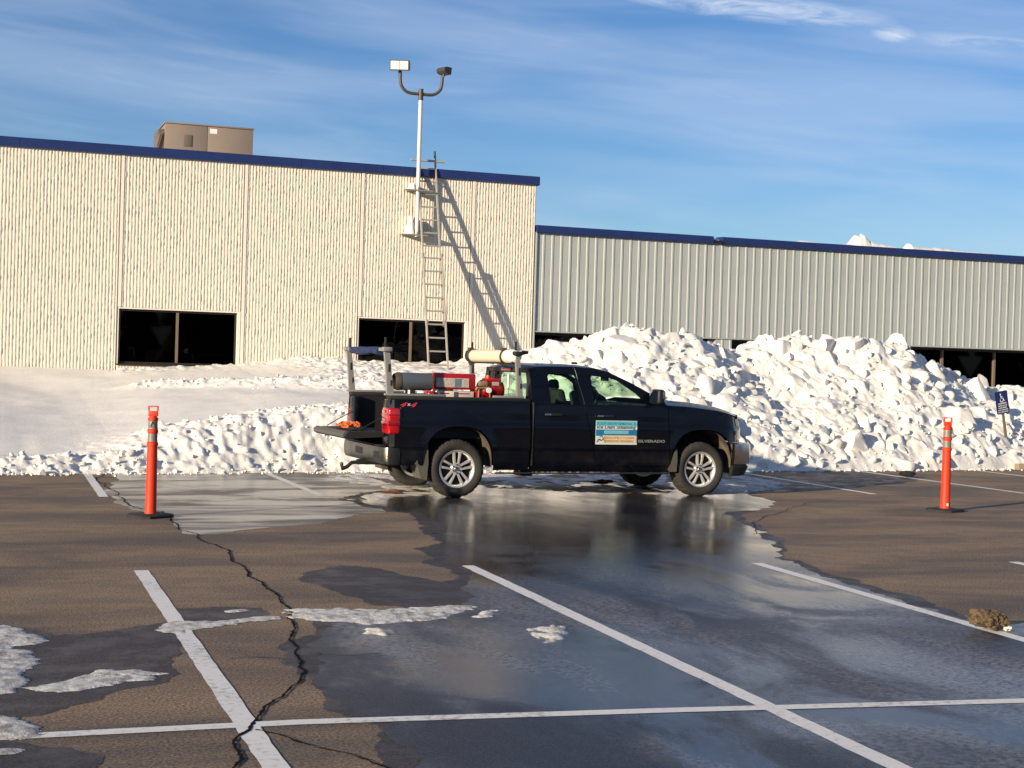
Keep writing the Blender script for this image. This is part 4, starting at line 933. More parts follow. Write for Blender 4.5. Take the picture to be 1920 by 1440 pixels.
MB().prism([(2.60, 1.10), (2.66, 1.21), (2.74, 1.25), (2.93, 1.25), (2.98, 1.10)], -.88, .88, 'xz').build('dashboard', M['plastic'], trk)
MB().box((1.20, 0, 1.10), (.13, 1.5, .36), Matrix.Rotation(math.radians(-12), 3, 'Y'), .05, 3).build('rear_bench', M['seat'], trk)
sw = MB(); sw.tube([(2.50+.07*math.sin(a), .42+.18*math.cos(a), 1.24+.17*math.sin(a)) for a in np.linspace(0, 2*PI, 25)], .013, 8); sw.build('steering_wheel', M['plastic'], trk)
MB().box((2.52, 0, 1.58), (.03, .22, .065), None, .012).build('rear_view_mirror', M['plastic'], trk)
# front end
gr = surf('grille', np.linspace(-.84, .84, 17), np.linspace(.74, 1.13, 6), lambda y, z: (4.262-.10*abs(y/.84)**3-.02*(z-.74), y, z), M['plastic'])
for z in (.80, .93, 1.06): surf('grille_bar', np.linspace(-.80, .80, 17), (z-.02, z+.02), lambda y, q: (4.278-.10*abs(y/.84)**3, y, q), M['chrome'], gr)
def sweep(name, path, prof, material, parent=trk, sharp=40):
    """prof: (outward, z) carried along a plan path"""
    P = [Vector((p[0], p[1], 0)) for p in path]; b = MB(); rs = []
    for i, p in enumerate(P):
        d = (P[min(i+1, len(P)-1)]-P[max(i-1, 0)]).normalized(); n = Vector((d.y, -d.x, 0))
        rs.append([p+n*o+Vector((0, 0, z)) for o, z in prof])
    b.rings(rs, True, True); return b.build(name, material, parent, sharp=sharp)
def mirror_path(h): return h + [(x, -y) for x, y in reversed(h[:-1] if h[-1][1] == 0 else h)]
fpth = mirror_path([(4.055, -.985), (4.15, -.975), (4.23, -.93), (4.285, -.85), (4.32, -.7), (4.345, -.4), (4.355, 0)])
fb = sweep('front_bumper', fpth, [(0, .735), (.030, .728), (.034, .68), (.036, .54), (.020, .45), (-.03, .44), (-.05, .72)], M['chrome'])
sweep('air_dam', fpth, [(-.005, .438), (.014, .41), (-.03, .29), (-.08, .28), (-.09, .43)], M['plastic'], fb)
rpth = [(x, -y) for x, y in mirror_path([(-.79, -.965), (-.90, -.962), (-.95, -.93), (-.975, -.86), (-.985, -.5), (-.99, 0)])]
rb = sweep('rear_bumper', rpth, [(0, .648), (.02, .64), (.026, .56), (.022, .47), (0, .425), (-.06, .425), (-.06, .645)], M['steel_bumper'])
MB().bx(-1.0, -.80, -.80, .80, .6485, .664, .004).build('step_pad', M['plastic'], rb)
for s in (-1, 1):
    MB().bx(-.945, -.78, s*.955, s*.992, .42, .652, .02).build('bumper_end_cap', M['plastic'], rb)
    if s < 0: MB().bx(-1.010, -.985, -.80, -.55, .49, .585, .015).build('step_recess', M['plastic'], rb)
MB().bx(-1.019, -.99, -.10, .26, .50, .60, .02).build('plate_recess', M['plastic'], rb)
h = MB(); h.bx(-1.06, -.5, -.035, .035, .36, .43).tube([(-1.02, 0, .395), (-1.13, 0, .385), (-1.19, 0, .33), (-1.27, 0, .30)], .026, 8).build('hitch', M['plastic'], trk)
MB().lathe([(.315, .012), (.335, .012), (.345, .022), (.365, .026), (.385, .02), (.392, .001)], (-1.27, 0, 0), 'z', 14, True).build('hitch_ball', M['polebrown'], trk)
# carry the nose further forward of the wheel arch
for o in list(trk.children):
    todo = [o]+list(o.children) if o.name.split('.')[0] in ('hood', 'front_fender', 'headlight', 'grille', 'front_bumper') else []
    for q in todo:
        for v in q.data.vertices:
            if v.co.x > 4.05: v.co.x = 4.05+(v.co.x-4.05)*1.32
# bed
MB().bx(-.925, .99, -.785, .785, .76, .80).build('bed_floor', M['plastic'], trk)
MB().bx(.975, .992, -.95, .95, .76, 1.25).build('bed_front_wall', M['plastic'], trk)
for k in range(9): MB().bx(-.92, .97, -.70+k*.175-.03, -.70+k*.175+.03, .801, .812).build('bed_rib', M['plastic'], trk)
tg = MB(); tg.prism([(-.935, .765), (-1.43, .735), (-1.455, .75), (-1.458, .80), (-1.43, .825), (-.935, .835)], -.735, .735, 'xz'); tgo = tg.build('tailgate', M['plastic'], trk)
MB().prism([(-1.452, .752), (-1.466, .758), (-1.468, .80), (-1.43, .832), (-1.40, .831)], -.737, .737, 'xz').build('tailgate_cap', mat('sunlit grey plastic', (.075, .072, .066), .55), tgo)  # black plastic cap coloured grey to paint in the sun on it
for s in (-1, 1): MB().tube([(-.90, s*.745, 1.05), (-1.12, s*.745, .93), (-1.28, s*.742, .835)], .007, 6).build('tailgate_cable', M['plastic'], tgo)
# underbody
u = MB(); u.bx(-.85, 4.05, -.52, -.42, .42, .55).bx(-.85, 4.05, .42, .52, .42, .55).bx(.5, 3.0, -.40, .40, .40, .56).bx(2.9, 4.0, -.42, .42, .36, .75); u.build('chassis_frame', M['rimdark'], trk)
MB().cyl((0, -.72, .37), (0, .72, .37), .045, n=10).lathe([(-.14, .05), (-.1, .13), (.1, .13), (.14, .05)], (0, 0, .36), 'y', 14, True).build('rear_axle', M['rimdark'], trk)
MB().cyl((-.62, 0, .49), (-.62, 0, .66), .34, n=28).build('spare_tyre', M['rubber'], trk)
MB().tube([(2.6, -.3, .38), (1.2, -.33, .38), (.5, -.36, .42), (-.2, -.40, .60), (-.5, -.52, .46), (-.62, -.72, .40), (-.66, -.80, .38)], .032, 10).build('exhaust_pipe', M['steel_bumper'], trk)
MB().bx(.95, 1.12, -.80, -.55, .27, .36, .01).build('step_bracket', M['plastic'], trk)
# wheels
def make_wheel(x, s):
    w = empty('wheel', (x, s*.845, WZ)); w.parent = trk; w.rotation_euler = (0, 0, 0 if s < 0 else PI)
    t = MB(); t.lathe([(-.10, .235), (-.118, .25), (-.136, .29), (-.138, .325), (-.128, .352), (-.112, .366), (-.085, .3755), (-.03, .377), (.03, .377), (.085, .3755), (.112, .366), (.128, .352), (.138, .325), (.136, .29), (.118, .25), (.10, .235)], n=96)
    for v in t.bm.verts:
        r = math.hypot(v.co.x, v.co.z)
        if r > .345:
            a = int(round((math.atan2(v.co.z, v.co.x) % (2*PI))/(2*PI)*96)) % 4
            if (a == 0 and v.co.y > -.2) or (a == 2 and abs(v.co.y) > .1): v.co.x *= .972; v.co.z *= .972
    t.build('tyre', M['rubber'], w, sharp=30)
    MB().lathe([(.10, .20), (.10, .236), (-.09, .222), (-.098, .232), (-.110, .246), (-.116, .243), (-.112, .228), (-.098, .214), (-.08, .206), (.07, .20)], n=64).build('rim', M['rim'], w)
    sp = MB()
    for k in range(5):
        for d in (-1, 1):
            a0 = 2*PI*k/5+PI/2; q = Vector((math.cos(a0), 0, math.sin(a0))); p = Vector((-math.sin(a0), 0, math.cos(a0))); rs = []
            for rr, off, hw_, yy in ((.045, .022, .016, -.098), (.10, .029, .0155, -.101), (.16, .037, .017, -.107), (.222, .046, .022, -.103)):
                c = q*rr+p*off*d; rs.append([c+p*hw_+Vector((0, yy+.012, 0)), c+p*hw_*.7+Vector((0, yy, 0)), c-p*hw_*.7+Vector((0, yy, 0)), c-p*hw_+Vector((0, yy+.012, 0)), c-p*hw_+Vector((0, yy+.045, 0)), c+p*hw_+Vector((0, yy+.045, 0))])
            sp.rings(rs)
    sp.lathe([(-.05, .078), (-.094, .076), (-.10, .070), (-.10, .03), (-.102, .001)], n=30, cap=False); sp.build('spokes', M['rim'], w, sharp=40)
    MB().lathe([(-.1025, .001), (-.109, .020), (-.108, .027), (-.1005, .030)], n=20).build('centre_cap', M['chrome'], w)
    for k in range(6):
        a = 2*PI*(k+.5)/6; MB().cyl((.053*math.cos(a), -.085, .053*math.sin(a)), (.053*math.cos(a), -.116, .053*math.sin(a)), .010, .009, 8).build('lug_nut', M['plastic'], w)
    MB().cyl((0, -.045, 0), (0, .08, 0), .198, n=32).build('brake_drum', M['rimdark'], w)
for x in (RAX, FAX):
    for s in (-1, 1): make_wheel(x, s)
# lettering and magnetic sign on the passenger side
RX = (PI/2, 0, 0)
M['decal_red'] = mat('red decal', (.50, .035, .03), .4); M['decal_grey'] = mat('silver decal', (.55, .55, .55), .4); M['silver_letter'] = mat('silver lettering', (.34, .34, .33), .35, metal=.4)
text_obj('4', .075, 'decal_lettering', M['decal_red'], trk, (-.80, -.9765, 1.165), RX, width=.095, bold=.004, shear=.5)
text_obj('X', .040, 'decal_lettering', M['decal_grey'], trk, (-.705, -.9765, 1.178), RX, width=.045, bold=.002)
text_obj('4', .075, 'decal_lettering', M['decal_red'], trk, (-.665, -.9765, 1.163), RX, width=.095, bold=.004, shear=.5)
text_obj('SILVERADO', .050, 'door_lettering', M['silver_letter'], trk, (2.565, -1.006, .742), RX, width=.41, bold=.0012)
SX0, SX1, SZ0, SZ1, SY = 1.930, 2.545, .710, 1.030, -1.009
def flat(name, x0, x1, z0, z1, y, material, parent): return MB().bx(x0, x1, y, y+.002, z0, z1).build(name, material, parent)
cards = {k: mat('magnet '+k, c, .45) for k, c in dict(paper=(.62, .68, .66), sky=(.16, .47, .56), blue=(.012, .17, .34), light=(.22, .46, .55), cream=(.66, .58, .40), orange=(.50, .22, .04), ink=(.035, .05, .06), teal=(.03, .24, .29)).items()}
sg = flat('magnetic_sign', SX0, SX1, SZ0, SZ1, SY, cards['paper'], trk)
flat('sign_band', SX0+.004, SX1-.004, SZ1-.075, SZ1-.004, SY-.0025, cards['sky'], sg)
flat('sign_band', SX0+.004, SX1-.004, SZ0+.115, SZ0+.200, SY-.0025, cards['blue'], sg)
flat('sign_band', SX0+.125, SX1-.13, SZ0+.143, SZ0+.188, SY-.005, cards['light'], sg)
flat('sign_band', SX0+.10, SX1-.015, SZ0+.025, SZ0+.122, SY-.005, cards['cream'], sg)
text_obj('ROOF SNOW REMOVAL &', .052, 'sign_lettering', cards['teal'], sg, (SX0+.02, SY-.0035, SZ1-.058), RX, width=.57, bold=.001)
text_obj('Ice Dam Steaming', .066, 'sign_lettering', cards['ink'], sg, (SX0+.02, SY-.0015, SZ0+.212), RX, width=.57, bold=.001)
text_obj('612-203-0000', .044, 'sign_lettering', cards['sky'], sg, (SX0+.14, SY-.006, SZ0+.150), RX, width=.33, bold=.001)
text_obj('BSOLUTELY CLEAN', .044, 'sign_lettering', cards['orange'], sg, (SX0+.125, SY-.006, SZ0+.076), RX, width=.44, bold=.001)
text_obj('WINDOW WASHING', .040, 'sign_lettering', cards['orange'], sg, (SX0+.14, SY-.006, SZ0+.034), RX, width=.42, bold=.001)
lg = MB()
def stroke(pts, w):
    for a, b in zip(pts, pts[1:]):
        a, b = Vector((a[0], 0, a[1])), Vector((b[0], 0, b[1])); d = (b-a).normalized(); n = Vector((-d.z, 0, d.x))*w/2; o = Vector((SX0, SY-.007, SZ0))
        lg.poly([o+a-n-d*w*.3, o+b-n+d*w*.3, o+b+n+d*w*.3, o+a+n-d*w*.3])
stroke([(.02, .035), (.045, .075), (.078, .052), (.112, .078)], .010); stroke([(.086, .122), (.145, .028)], .009); stroke([(.06, .095), (.086, .122)], .006)
lg.build('sign_logo', cards['ink'], sg, smooth=False)
# ladder rack
M['rackblack'] = M['plastic']
rk = empty('ladder_rack', (0, 0, 1.30)); rk.parent = trk
def post(xb, xt, s, wb, wt, z1):
    P = [Vector((xb, s*.875, 0)), Vector((xb+(xt-xb)*.5, s*.873, .29)), Vector((xt, s*.868, z1))]; b = MB(); rs = []
    for p, w in zip(P, (wb, (wb+wt)/2*.92, wt)): rs.append([p+Vector((a*w/2, c*.028, 0)) for a, c in ((-1, -1), (1, -1), (1, 1), (-1, 1))])
    b.rings(rs); o = b.build('post', M['rackalu'], rk); MB().box(P[1]+Vector((.0, -s*0-.030, .06)), (.022, .006, .10)).build('slot', M['rackblack'], o); MB().box(P[0]+Vector((.0, -.030, .16)), (.018, .006, .07)).build('slot', M['rackblack'], o)
for s in (-1, 1):
    post(-.905, -.965, s, .088, .070, .555); post(.875, .825, s, .075, .06, .555)
    MB().bx(-.98, -.16, s*.845, s*.905, .0, .028, .005).build('foot_rail', M['rackalu'], rk); MB().bx(.50, .925, s*.845, s*.905, .0, .028, .005).build('foot_rail', M['rackalu'], rk)
    for x in (-.968, .822):
        MB().bx(x-.06, x+.06, s*.835, s*.935, .556, .615, .015).build('end_bracket', M['rackalu'] if x < 0 else M['rackblack'], rk); MB().bx(x-.012, x+.012, s*.80, s*.83, .60, .74, .004).build('load_stop', M['rackblack'], rk)
    MB().cyl((.90, s*.86, .60), (.98, s*.86, .605), .032, .02, 10).build('knob', M['rackblack'], rk)
for x, dz in ((-.968, 0), (.800, -.118)): MB().bx(x-.03, x+.03, -.834, .834, .560+dz, .606+dz, .01).build('crossbar', M['rackalu'] if x < 0 else M['rackblack'], rk)
# ------------------------------------------------------------------ load on the truck
def on_truck(name, loc, label, cat, rz=0.0):
    v = Matrix.Rotation(TYAW, 4, 'Z') @ Vector(loc) + Vector(TLOC); return empty(name, v, TYAW+rz, label, cat)
# cloth wrapped round the rear crossbar
cl = on_truck('blue_cloth', (-.968, 0, 1.84), 'crumpled navy blue cloth wrapped round the rear rack crossbar', 'cloth')
r = np.random.default_rng(2); n = 60; yy = np.linspace(-.62, .66, n); rs = []
b = MB()
for y in yy:
    ring = []
    for k in range(14):
        a = 2*PI*k/14; q = 1+.22*float(fbm(np.array([y*9+k*.7]), np.array([k*1.3+3.0]), 5, 3)[0]); sag = -.022*(.5+.5*math.sin(y*7)) if math.sin(a) < 0 else 0
        ring.append(Vector((.056*q*math.cos(a), y, .045*q*math.sin(a)+.045+sag-.012)))
    rs.append(ring)
b.rings(rs); b.build('wrap', mat('navy cloth', (.010, .030, .10), .8, var=.5, var_scale=14), cl)
# storage tube on the front crossbar
tu = on_truck('storage_tube', (.865, -.04, 1.775), 'cream plastic pipe tube with white domed end strapped to front crossbar', 'tube', .02)
M['cream'] = mat('cream pvc', (.70, .60, .43), .45, var=.1, var_scale=6); M['pvcwhite'] = mat('white pvc cap', (.74, .71, .64), .4)
MB().cyl((-.06, .80, .07), (-.06, -.62, .07), .088, n=28).build('pipe', M['cream'], tu)
MB().lathe([(-.56, .096), (-.66, .097), (-.74, .095), (-.80, .078), (-.835, .045), (-.845, .001)], (-.06, 0, .07), 'y', 28).lathe([(-.56, .089), (-.5601, .0965)], (-.06, 0, .07), 'y', 28).build('end_cap', M['pvcwhite'], tu)
MB().lathe([(.72, .096), (.81, .096), (.815, .001)], (-.06, 0, .07), 'y', 28).build('end_plug', M['rimdark'], tu)
for y in (-.48, .70):
    st = MB(); st.lathe([(y-.025, .092), (y-.025, .099), (y+.025, .099), (y+.025, .092)], (-.06, 0, .07), 'y', 28).box((-.11, y, .165), (.08, .06, .04), None, .008).build('strap', mat('worn webbing strap', (.07, .055, .04), .8, var=.4, var_scale=20), tu)
    MB().tube([(-.14, y, .12), (-.155, y-.01, .04), (-.13, y-.02, -.05), (-.06, y-.03, -.07)], .008, 6).build('strap_tail', M['plastic'], tu)
# steam unit in the bed
su = on_truck('steam_unit', (0, -.36, .812), 'red ice-dam steamer with grey burner barrel lying in the truck bed', 'steamer')
M['red'] = mat('red enamel', (.40, .005, .008), .35, coat=.3, var=.12, var_scale=5); M['greydrum'] = mat('blue grey drum', (.075, .09, .11), .4, var=.1)
z = .665
MB().lathe([(-.62, .112), (-.60, .116), (-.19, .116), (-.19, .02)], (0, 0, z), 'x', 32).build('burner_barrel', M['greydrum'], su)
MB().lathe([(-.622, .110), (-.618, .085), (-.56, .08), (-.56, .001)], (0, 0, z), 'x', 32).lathe([(-.70, .10), (-.66, .118), (-.622, .119), (-.622, .108), (-.69, .09)], (0, 0, z), 'x', 24).build('burner_hood', mat('sooty brown steel', (.06, .045, .03), .7), su)
MB().bx(-.188, .40, -.13, .13, .575, .785, .02, 3).build('coil_housing', M['red'], su)
lb = MB().bx(-.155, .30, -.137, -.131, .605, .725).build('label_plate', mat('faded label', (.55, .50, .42), .5, col2=(.35, .30, .26), var_scale=30), su)
MB().bx(.10, .19, -.140, -.1375, .612, .718).build('label_patch', mat('blue grey print', (.12, .18, .24), .5), lb)
MB().bx(-.13, .375, -.14, .10, .43, .555, .01).build('control_box', mat('off white box', (.60, .55, .46), .5), su)
MB().bx(-.10, .02, -.143, -.1405, .515, .53).bx(.16, .31, -.143, -.1405, .515, .53).build('box_print', M['red'], su); MB().bx(.09, .15, -.144, -.1405, .45, .545).build('box_print', M['greydrum'], su)
MB().bx(-.26, -.135, -.12, .10, .42, .545, .03, 3).build('float_bowl', M['red'], su)
MB().lathe([(.48, .02), (.49, .11), (.52, .138), (.78, .138), (.82, .11), (.835, .02)], (0, 0, .575), 'x', 28, True).build('fuel_tank', M['red'], su)
MB().bx(.40, .52, -.13, .1, .42, .62, .02).build('pump_body', M['red'], su); MB().bx(.56, .78, -.09, .09, .69, .735, .015).build('tank_saddle', M['red'], su)
MB().bx(.63, .73, -.132, -.126, .64, .69).build('tank_label', mat('grey tank label', (.35, .34, .32), .5), su)
MB().cyl((.62, 0, .735), (.62, 0, .775), .035, .03, 12).build('tank_cap', mat('orange cap', (.5, .08, .02), .5), su)
br = mat('dull brass', (.42, .30, .16), .4, metal=.6)
v = MB(); v.cyl((.42, -.14, .60), (.58, -.14, .61), .016, n=8).cyl((.44, -.14, .60), (.44, -.14, .40), .012, n=8).cyl((.60, -.14, .58), (.60, -.14, .40), .010, n=8).box((.50, -.12, .66), (.12, .08, .07), None, .015).cyl((.40, -.14, .575), (.42, -.14, .61), .02, n=8); v.build('valve_pipes', br, su)
MB().cyl((.575, -.15, .575), (.575, -.175, .575), .036, n=20).build('pressure_gauge', M['white'], su)
MB().bx(-.55, .80, -.14, .14, .0, .06).bx(-.50, -.44, -.12, .12, .0602, .56).bx(.30, .36, -.12, .09, .0602, .43).bx(.62, .68, -.1, .1, .0602, .46).build('skid_frame', M['plastic'], su)
MB().tube([(-.50, -.06, .555), (-.50, -.06, .50)], .02, 8).build('drain_stub', M['pvcwhite'], su)
# black funnel-like shape and a white wand upright by the cab
fn = on_truck('black_bin', (.24, .45, .812), 'black tapered bin standing upright behind the red steamer', 'bin')
MB().prism([(-.10, 0), (.22, 0), (.12, .72), (.0, .76), (-.07, .76)], -.12, .12, 'xz').build('shell', mat('dark brown black plastic', (.02, .014, .012), .6), fn); MB().bx(-.09, .04, -.13, .13, .762, .785, .01).build('rim', M['plastic'], fn)
wd = on_truck('spray_wand', (.86, -.55, .812), 'slim wand with white grip standing against the cab in the bed', 'wand')
MB().cyl((0, 0, 0), (-.02, 0, .62), .008, n=8).build('lance', M['rackalu'], wd); MB().cyl((-.02, 0, .621), (-.022, 0, .80), .017, .015, 10).build('grip', M['pvcwhite'], wd)
# hoses hanging by the tail lamp
hz = on_truck('hose_coil', (-.78, -.52, .812), 'dark hose coil with red and blue couplings beside the tail light', 'hose')
pth = []
for k in range(90):
    a = k*.35; rr = .12+.02*math.sin(k*.9); pth.append((-.02+.03*math.sin(k*.4), rr*math.cos(a), .02+.17+(.13+.02*math.cos(k*.7))*math.sin(a)))
MB().tube(pth, .012, 6).build('hose', M['plastic'], hz); MB().cyl((-.02, -.06, .36), (.05, .05, .45), .013, n=8).build('coupling', M['decal_red'], hz); MB().cyl((.0, -.08, .16), (-.03, .08, .30), .012, n=8).build('coupling', mat('blue coupling', (.05, .10, .35), .5), hz)
# orange rope on the tailgate
rp = on_truck('orange_rope', (-1.19, -.02, .836), 'tangled orange rope heaped on the lowered tailgate', 'rope')
pth = []; q = random.Random(4)
for k in range(170):
    a = k*.42+q.uniform(-.2, .2); rr = q.uniform(.05, .16); pth.append((.75*rr*math.cos(a)+.03*math.sin(k*.11), 2.0*rr*math.sin(a)+.10*math.sin(k*.07), .014+.085*abs(math.sin(k*.23))*max(0, 1-rr/.19)+.02*q.random()))
MB().tube(smooth_path(pth, 2), .013, 6).build('strand', mat('orange rope fibre', (.62, .15, .02), .7, col2=(.35, .06, .015), var_scale=25), rp)
MB().bx(-.10, .06, -.50, -.25, .0, .035, .01).build('black_strap', M['plastic'], rp)

# ------------------------------------------------------------------ delineator posts
M['orange'] = mat('fluorescent orange plastic', (.66, .038, .008), .55, spec=.4, var=.06, var_scale=6); M['band'] = mat('reflective band', (.24, .23, .21), .45, metal=.1, var=.3, var_scale=18); M['basrub'] = mat('black rubber base', (.018, .018, .018), .75, var=.3, var_scale=15)
def delineator(loc, rz, label, hgt, extra=None):
    k = hgt/1.19; t = empty('delineator_post', loc, 0, label, 'traffic post', 'orange delineator posts')
    MB().lathe([(.036, .066), (.06, .0605), (.25, .0585), (.72, .0535), (.76, .0535), (.765, .060), (.80, .060), (.805, .0505), (.90, .050), (.905, .0575), (.935, .0575), (.94, .0495), (1.035, .049), (1.04, .055), (1.06, .055), (1.065, .043), (1.085, .036)], n=32, axis='z', cap=True).xf(Matrix.Scale(k, 4)).build('post', M['orange'], t)
    for z0, z1, rr in ((.812, .892, .0515), (.945, 1.028, .0508)): MB().lathe([(z0, rr), (z1, rr-.0008)], n=32, axis='z').xf(Matrix.Scale(k, 4)).build('reflective_band', M['band'], t)
    gp = [(-.052, 1.06), (.052, 1.06), (.056, 1.12), (.052, 1.185), (-.052, 1.185), (-.056, 1.12)]; b = MB()
    b.bx(-.050, .050, -.018, .018, 1.078, 1.135, .006).bx(-.054, -.042, -.016, .016, 1.1352, 1.178).bx(.042, .054, -.016, .016, 1.1352, 1.178).bx(-.054, .054, -.016, .016, 1.1782, 1.19, .003)
    b.xf(Matrix.Rotation(math.radians(-18), 4, 'Z') @ Matrix.Scale(k, 4)).build('handle', M['orange'], t)
    c = [(-.20, -.14), (-.14, -.20), (.14, -.20), (.20, -.14), (.20, .14), (.14, .20), (-.14, .20), (-.20, .14)]; bs = MB()
    bs.rings([[Vector((x, y, 0.0)) for x, y in c], [Vector((x, y, .024)) for x, y in c], [Vector((x*.93, y*.93, .036)) for x, y in c], [Vector((x*.4, y*.4, .040)) for x, y in c]]); bs.xf(Matrix.Rotation(rz, 4, 'Z')).build('base', M['basrub'], t)
    for z0, z1, rr in ((.812, .892, .053),) if extra is None else (): pass
    if extra == 'marks':
        MB().box((-.022, -.0505, .99), (.006, .004, .075), Matrix.Rotation(.5, 3, 'Y')).build('scuff', M['basrub'], t); MB().box((.012, -.0515, .985), (.007, .004, .07), Matrix.Rotation(-.6, 3, 'Y')).build('scuff', M['basrub'], t)
    if extra == 'sticker': MB().box((-.012, -.0665*k, .09), (.03, .004, .035)).build('sticker', M['white'], t)
    return t
delineator((1.956, 16.47, 0), math.radians(28), 'orange delineator post on the left, its band scratched, on the ice edge', 1.185, 'marks')
delineator((12.12, 16.60, 0), math.radians(20), 'orange delineator post on the right on dry asphalt', 1.225, 'sticker')

# ------------------------------------------------------------------ disabled parking sign leaning in the snow
sn = empty('parking_sign', (19.66, 24.95, .36), label='blue disabled parking sign on a leaning post in the snow pile', cat='sign')
T = Matrix.Rotation(math.radians(-11), 4, 'Y'); sx, sz0, sz1 = .152, .71, 1.165
M['signblue'] = mat('sign blue', (.012, .022, .11), .4, spec=.4); M['signwhite'] = mat('sign white', (.70, .70, .68), .5)
def sgn(b, name, m, par=None, **k): b.xf(T); return b.build(name, m, par or sn, **k)
MB().bx(-.028, .028, .0, .012, -.3, 1.14); pb = MB().bx(-.028, .028, .004, .03, -.35, 1.13); sgn(pb, 'post', M['mullion'])
plate = MB(); plate.prism([(-sx+.02, sz0), (sx-.02, sz0), (sx, sz0+.02), (sx, sz1-.02), (sx-.02, sz1), (-sx+.02, sz1), (-sx, sz1-.02), (-sx, sz0+.02)], 0.0, .003, 'xz'); pt = sgn(plate, 'plate', M['signblue'])
ic = MB(); cz = 1.02
def arcs(b, cx, cz, r0, r1, a0, a1, n=18):
    for k in range(n):
        a, c = a0+(a1-a0)*k/n, a0+(a1-a0)*(k+1)/n
        b.poly([(cx+r0*math.cos(a), -.0025, cz+r0*math.sin(a)), (cx+r1*math.cos(a), -.0025, cz+r1*math.sin(a)), (cx+r1*math.cos(c), -.0025, cz+r1*math.sin(c)), (cx+r0*math.cos(c), -.0025, cz+r0*math.sin(c))])
def bar(b, p, q, w):
    p, q = Vector((p[0], -.0027, p[1])), Vector((q[0], -.0027, q[1])); d = (q-p).normalized(); n = Vector((-d.z, 0, d.x))*w/2; b.poly([p-n, q-n, q+n, p+n])
arcs(ic, -.005, cz-.035, .028, .042, math.radians(150), math.radians(375)); arcs(ic, -.020, cz+.085, .0, .015, 0, 2*PI, 12)
bar(ic, (-.018, cz+.065), (-.010, cz), .018); bar(ic, (-.012, cz+.004), (.035, cz), .015); bar(ic, (.032, cz+.004), (.052, cz-.058), .015); bar(ic, (.048, cz-.056), (.072, cz-.046), .012); bar(ic, (-.014, cz+.035), (.026, cz+.035), .010)
sgn(ic, 'wheelchair_symbol', M['signwhite'], pt, smooth=False)
for k, (s, h, w) in enumerate((('PARKING', .040, .20), ('VEHICLE ID', .033, .22), ('REQUIRED', .033, .20), ('UP TO $200 FINE', .030, .24), ('FOR VIOLATION', .030, .24))):
    o = text_obj(s, h, 'sign_lettering', M['signwhite'], pt, (0, 0, 0), (0, 0, 0), width=w, bold=.0008)
    Mx = T @ Matrix.Translation((-w/2, -.003, .905-.042*k)) @ Matrix.Rotation(PI/2, 4, 'X'); o.data.transform(Mx)

# ------------------------------------------------------------------ loose lumps on the lot
def lump(name, loc, size, seed, material, label, cat, rz=0.0, amp=.12):
    rr = np.random.default_rng(seed); bm = bmesh.new(); bmesh.ops.create_icosphere(bm, subdivisions=4, radius=1)
    V = np.array([v.co[:] for v in bm.verts]); F = [[v.index for v in f.verts] for f in bm.faces]; bm.free()
    for k in range(8):
        n = rr.normal(size=3); n /= np.linalg.norm(n); ex = np.maximum(V@n-rr.uniform(.6, .9), 0); V = V-ex[:, None]*n*.9
    d, v = cell(V[:, 0]*3.2+V[:, 2]*1.7, V[:, 1]*3.2+V[:, 2]*2.1, seed); d2, v2 = cell(V[:, 0]*8+V[:, 2]*5, V[:, 1]*8-V[:, 2]*4, seed+4); V = V*(1+amp*(v-.5)+amp*.8*(v2-.5)-amp*.5*d)[:, None]
    V = V*np.array(size)[None, :]; V[:, 2] = np.maximum(V[:, 2]+size[2]*.85, 0.0)
    o = from_np(name, V, F, material, None, smooth=False, loc=loc); o.rotation_euler = (0, 0, rz); return tag(o, label, cat)
M['dirtyice'] = mat('dirty brown frozen clod', (.17, .115, .06), .85, col2=(.045, .028, .015), var_scale=26, bump=.7, bump_scale=60, bump_dist=.02)
lump('frozen_clod', (6.72, 8.68, .008), (.145, .10, .085), 3, M['dirtyice'], 'brown dirty frozen clod sitting on the right-hand stall line', 'ice clod', math.radians(-20), .28)
lump('snow_scrap', (6.845, 8.63, .004), (.035, .03, .02), 5, M['snow'], 'white bit of snow stuck on the right side of the brown clod', 'snow scrap', 0.5, .7)
lump('black_clod', (15.34, 22.1, .012), (.16, .10, .06), 7, M['basrub'], 'black lump on the far stall line left of the right post', 'clod')
lump('snow_scrap', (6.72, 8.17, .012), (.05, .035, .016), 8, M['snow'], 'flat snow scrap on the right-hand stall line at the photo edge', 'snow scrap')
lump('snow_scrap', (3.62, 21.95, .008), (.05, .05, .05), 9, M['snow'], 'single round snow clump on the ice right of the left post', 'snow scrap')
lump('leaf_litter', (5.36, 19.1, .01), (.16, .10, .022), 11, mat('rusty leaf litter', (.30, .12, .04), .9, col2=(.12, .06, .03), var_scale=30), 'rusty scraps of litter on the slush behind the rear wheel', 'litter', .4, .5)
lump('leaf_litter', (9.0, 20.6, .012), (.20, .09, .035), 12, bpy.data.materials['rusty leaf litter'], 'rusty scraps of litter on the slush under the cab', 'litter', .1, .5)
# kerb showing at the right edge of the pile
kb = MB().bx(19.2, 34, 24.02, 24.16, 0, .12, .015).build('kerb', mat('tan concrete kerb', (.30, .24, .16), .9, var=.25, var_scale=5)); tag(kb, kind='structure')
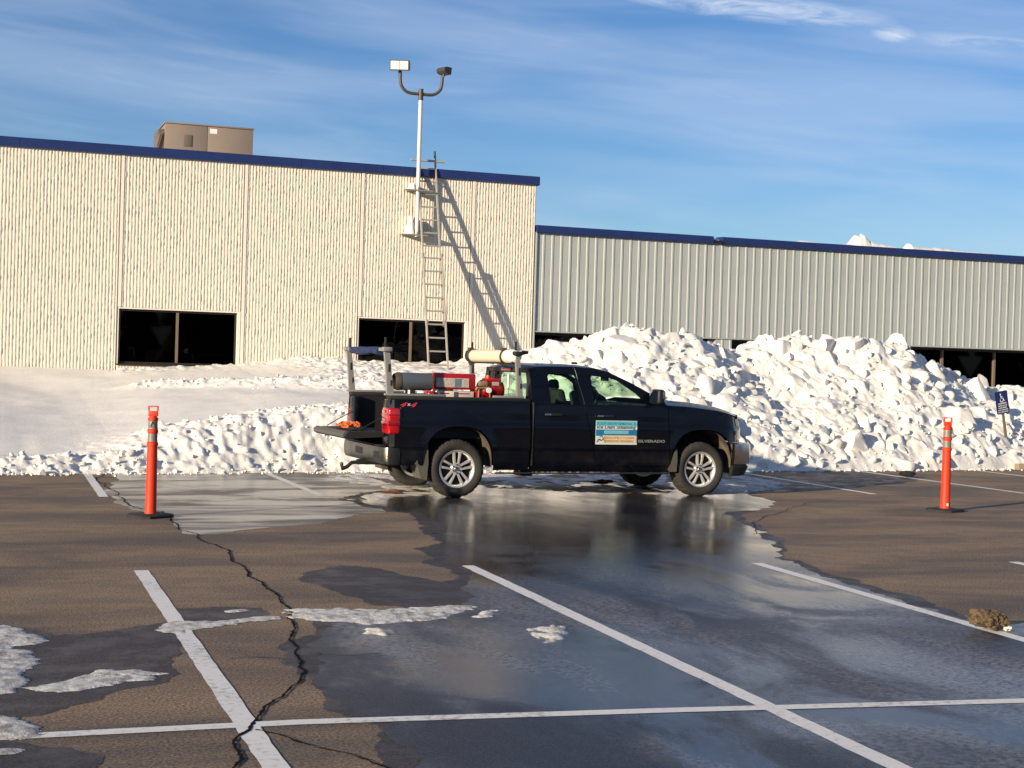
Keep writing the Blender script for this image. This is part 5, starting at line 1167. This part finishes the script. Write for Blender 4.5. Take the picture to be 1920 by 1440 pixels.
# ------------------------------------------------------------------ trees behind the viewer: their shadows cross the lot
M['bark'] = mat('bare tree bark', (0.07, 0.055, 0.045), 0.9, var=.3, var_scale=12)
def bare_tree(loc, H, seed, label):
    r = random.Random(seed); t = empty('bare_tree', loc, label=label, cat='tree', group='bare trees along the lot edge behind the viewer')
    tr, cw = MB(), MB()
    def grow(b, p, d, L, rad, depth):
        pts = [p]; q = p.copy(); dd = d.copy(); n = 4
        for k in range(n):
            dd = (dd + Vector((r.uniform(-.16, .16), r.uniform(-.16, .16), .05))).normalized(); q = q + dd*L/n; pts.append(q.copy())
        b.tube(pts, [rad*(1-.55*i/n) for i in range(n+1)], 5 if depth > 1 else 7, False)
        if depth >= 5: return
        for k in range(r.choice((2, 3, 3)) if depth else 5):
            a = r.uniform(0, 2*PI); sp = r.uniform(.35, .85); base = pts[r.choice((2, 3, 4))] if depth else pts[r.choice((1, 2, 3, 4, 4))]
            ax = dd.orthogonal().normalized(); ax.rotate(Matrix.Rotation(a, 3, dd)); nd = (dd*math.cos(sp)+ax*math.sin(sp)).normalized()
            grow(cw, base, nd, L*r.uniform(.58, .8), rad*.5, depth+1)
    grow(tr, Vector((0, 0, -.05)), Vector((0, 0, 1)), H*.36, H*.018, 0)
    tr.build('trunk', M['bark'], t); cw.build('crown', M['bark'], t)
for i, (d, off, H) in enumerate(((31, -3.5, 9), (36, 5.5, 9.5), (42, -9, 11), (44, 1.5, 10.5), (39, 11, 10))):
    x = 3.0 - d*math.cos(SUN_AZ) - off*math.sin(SUN_AZ); y = 8.0 - d*math.sin(SUN_AZ) + off*math.cos(SUN_AZ)
    bare_tree((x, y, 0), H, 60+i, 'leafless tree in the row behind the viewer, seen only by its shadow')
# added conifer belt, unseen behind the viewer, darkens reflections in windows and paintwork
M['needle'] = mat('dark conifers', (0.030, 0.042, 0.026), 0.9, var=.4, var_scale=.6)
b = MB(); r = random.Random(3)
for k in range(110):
    x = -120+k*3.0+r.uniform(-1, 1); y = -95+r.uniform(-6, 6); h = r.uniform(14, 22)
    for j in range(4):
        z0 = h*(.05+.22*j); b.cyl((x, y, z0), (x+r.uniform(-.2, .2), y, z0+h*.36), 3.4*(1-.2*j)*r.uniform(.8, 1.1), .05, 7, False)
tag(b.build('added_conifer_belt', M['needle'], sharp=60), 'unseen conifer belt added behind the viewer to darken reflections', 'wood', kind='stuff')
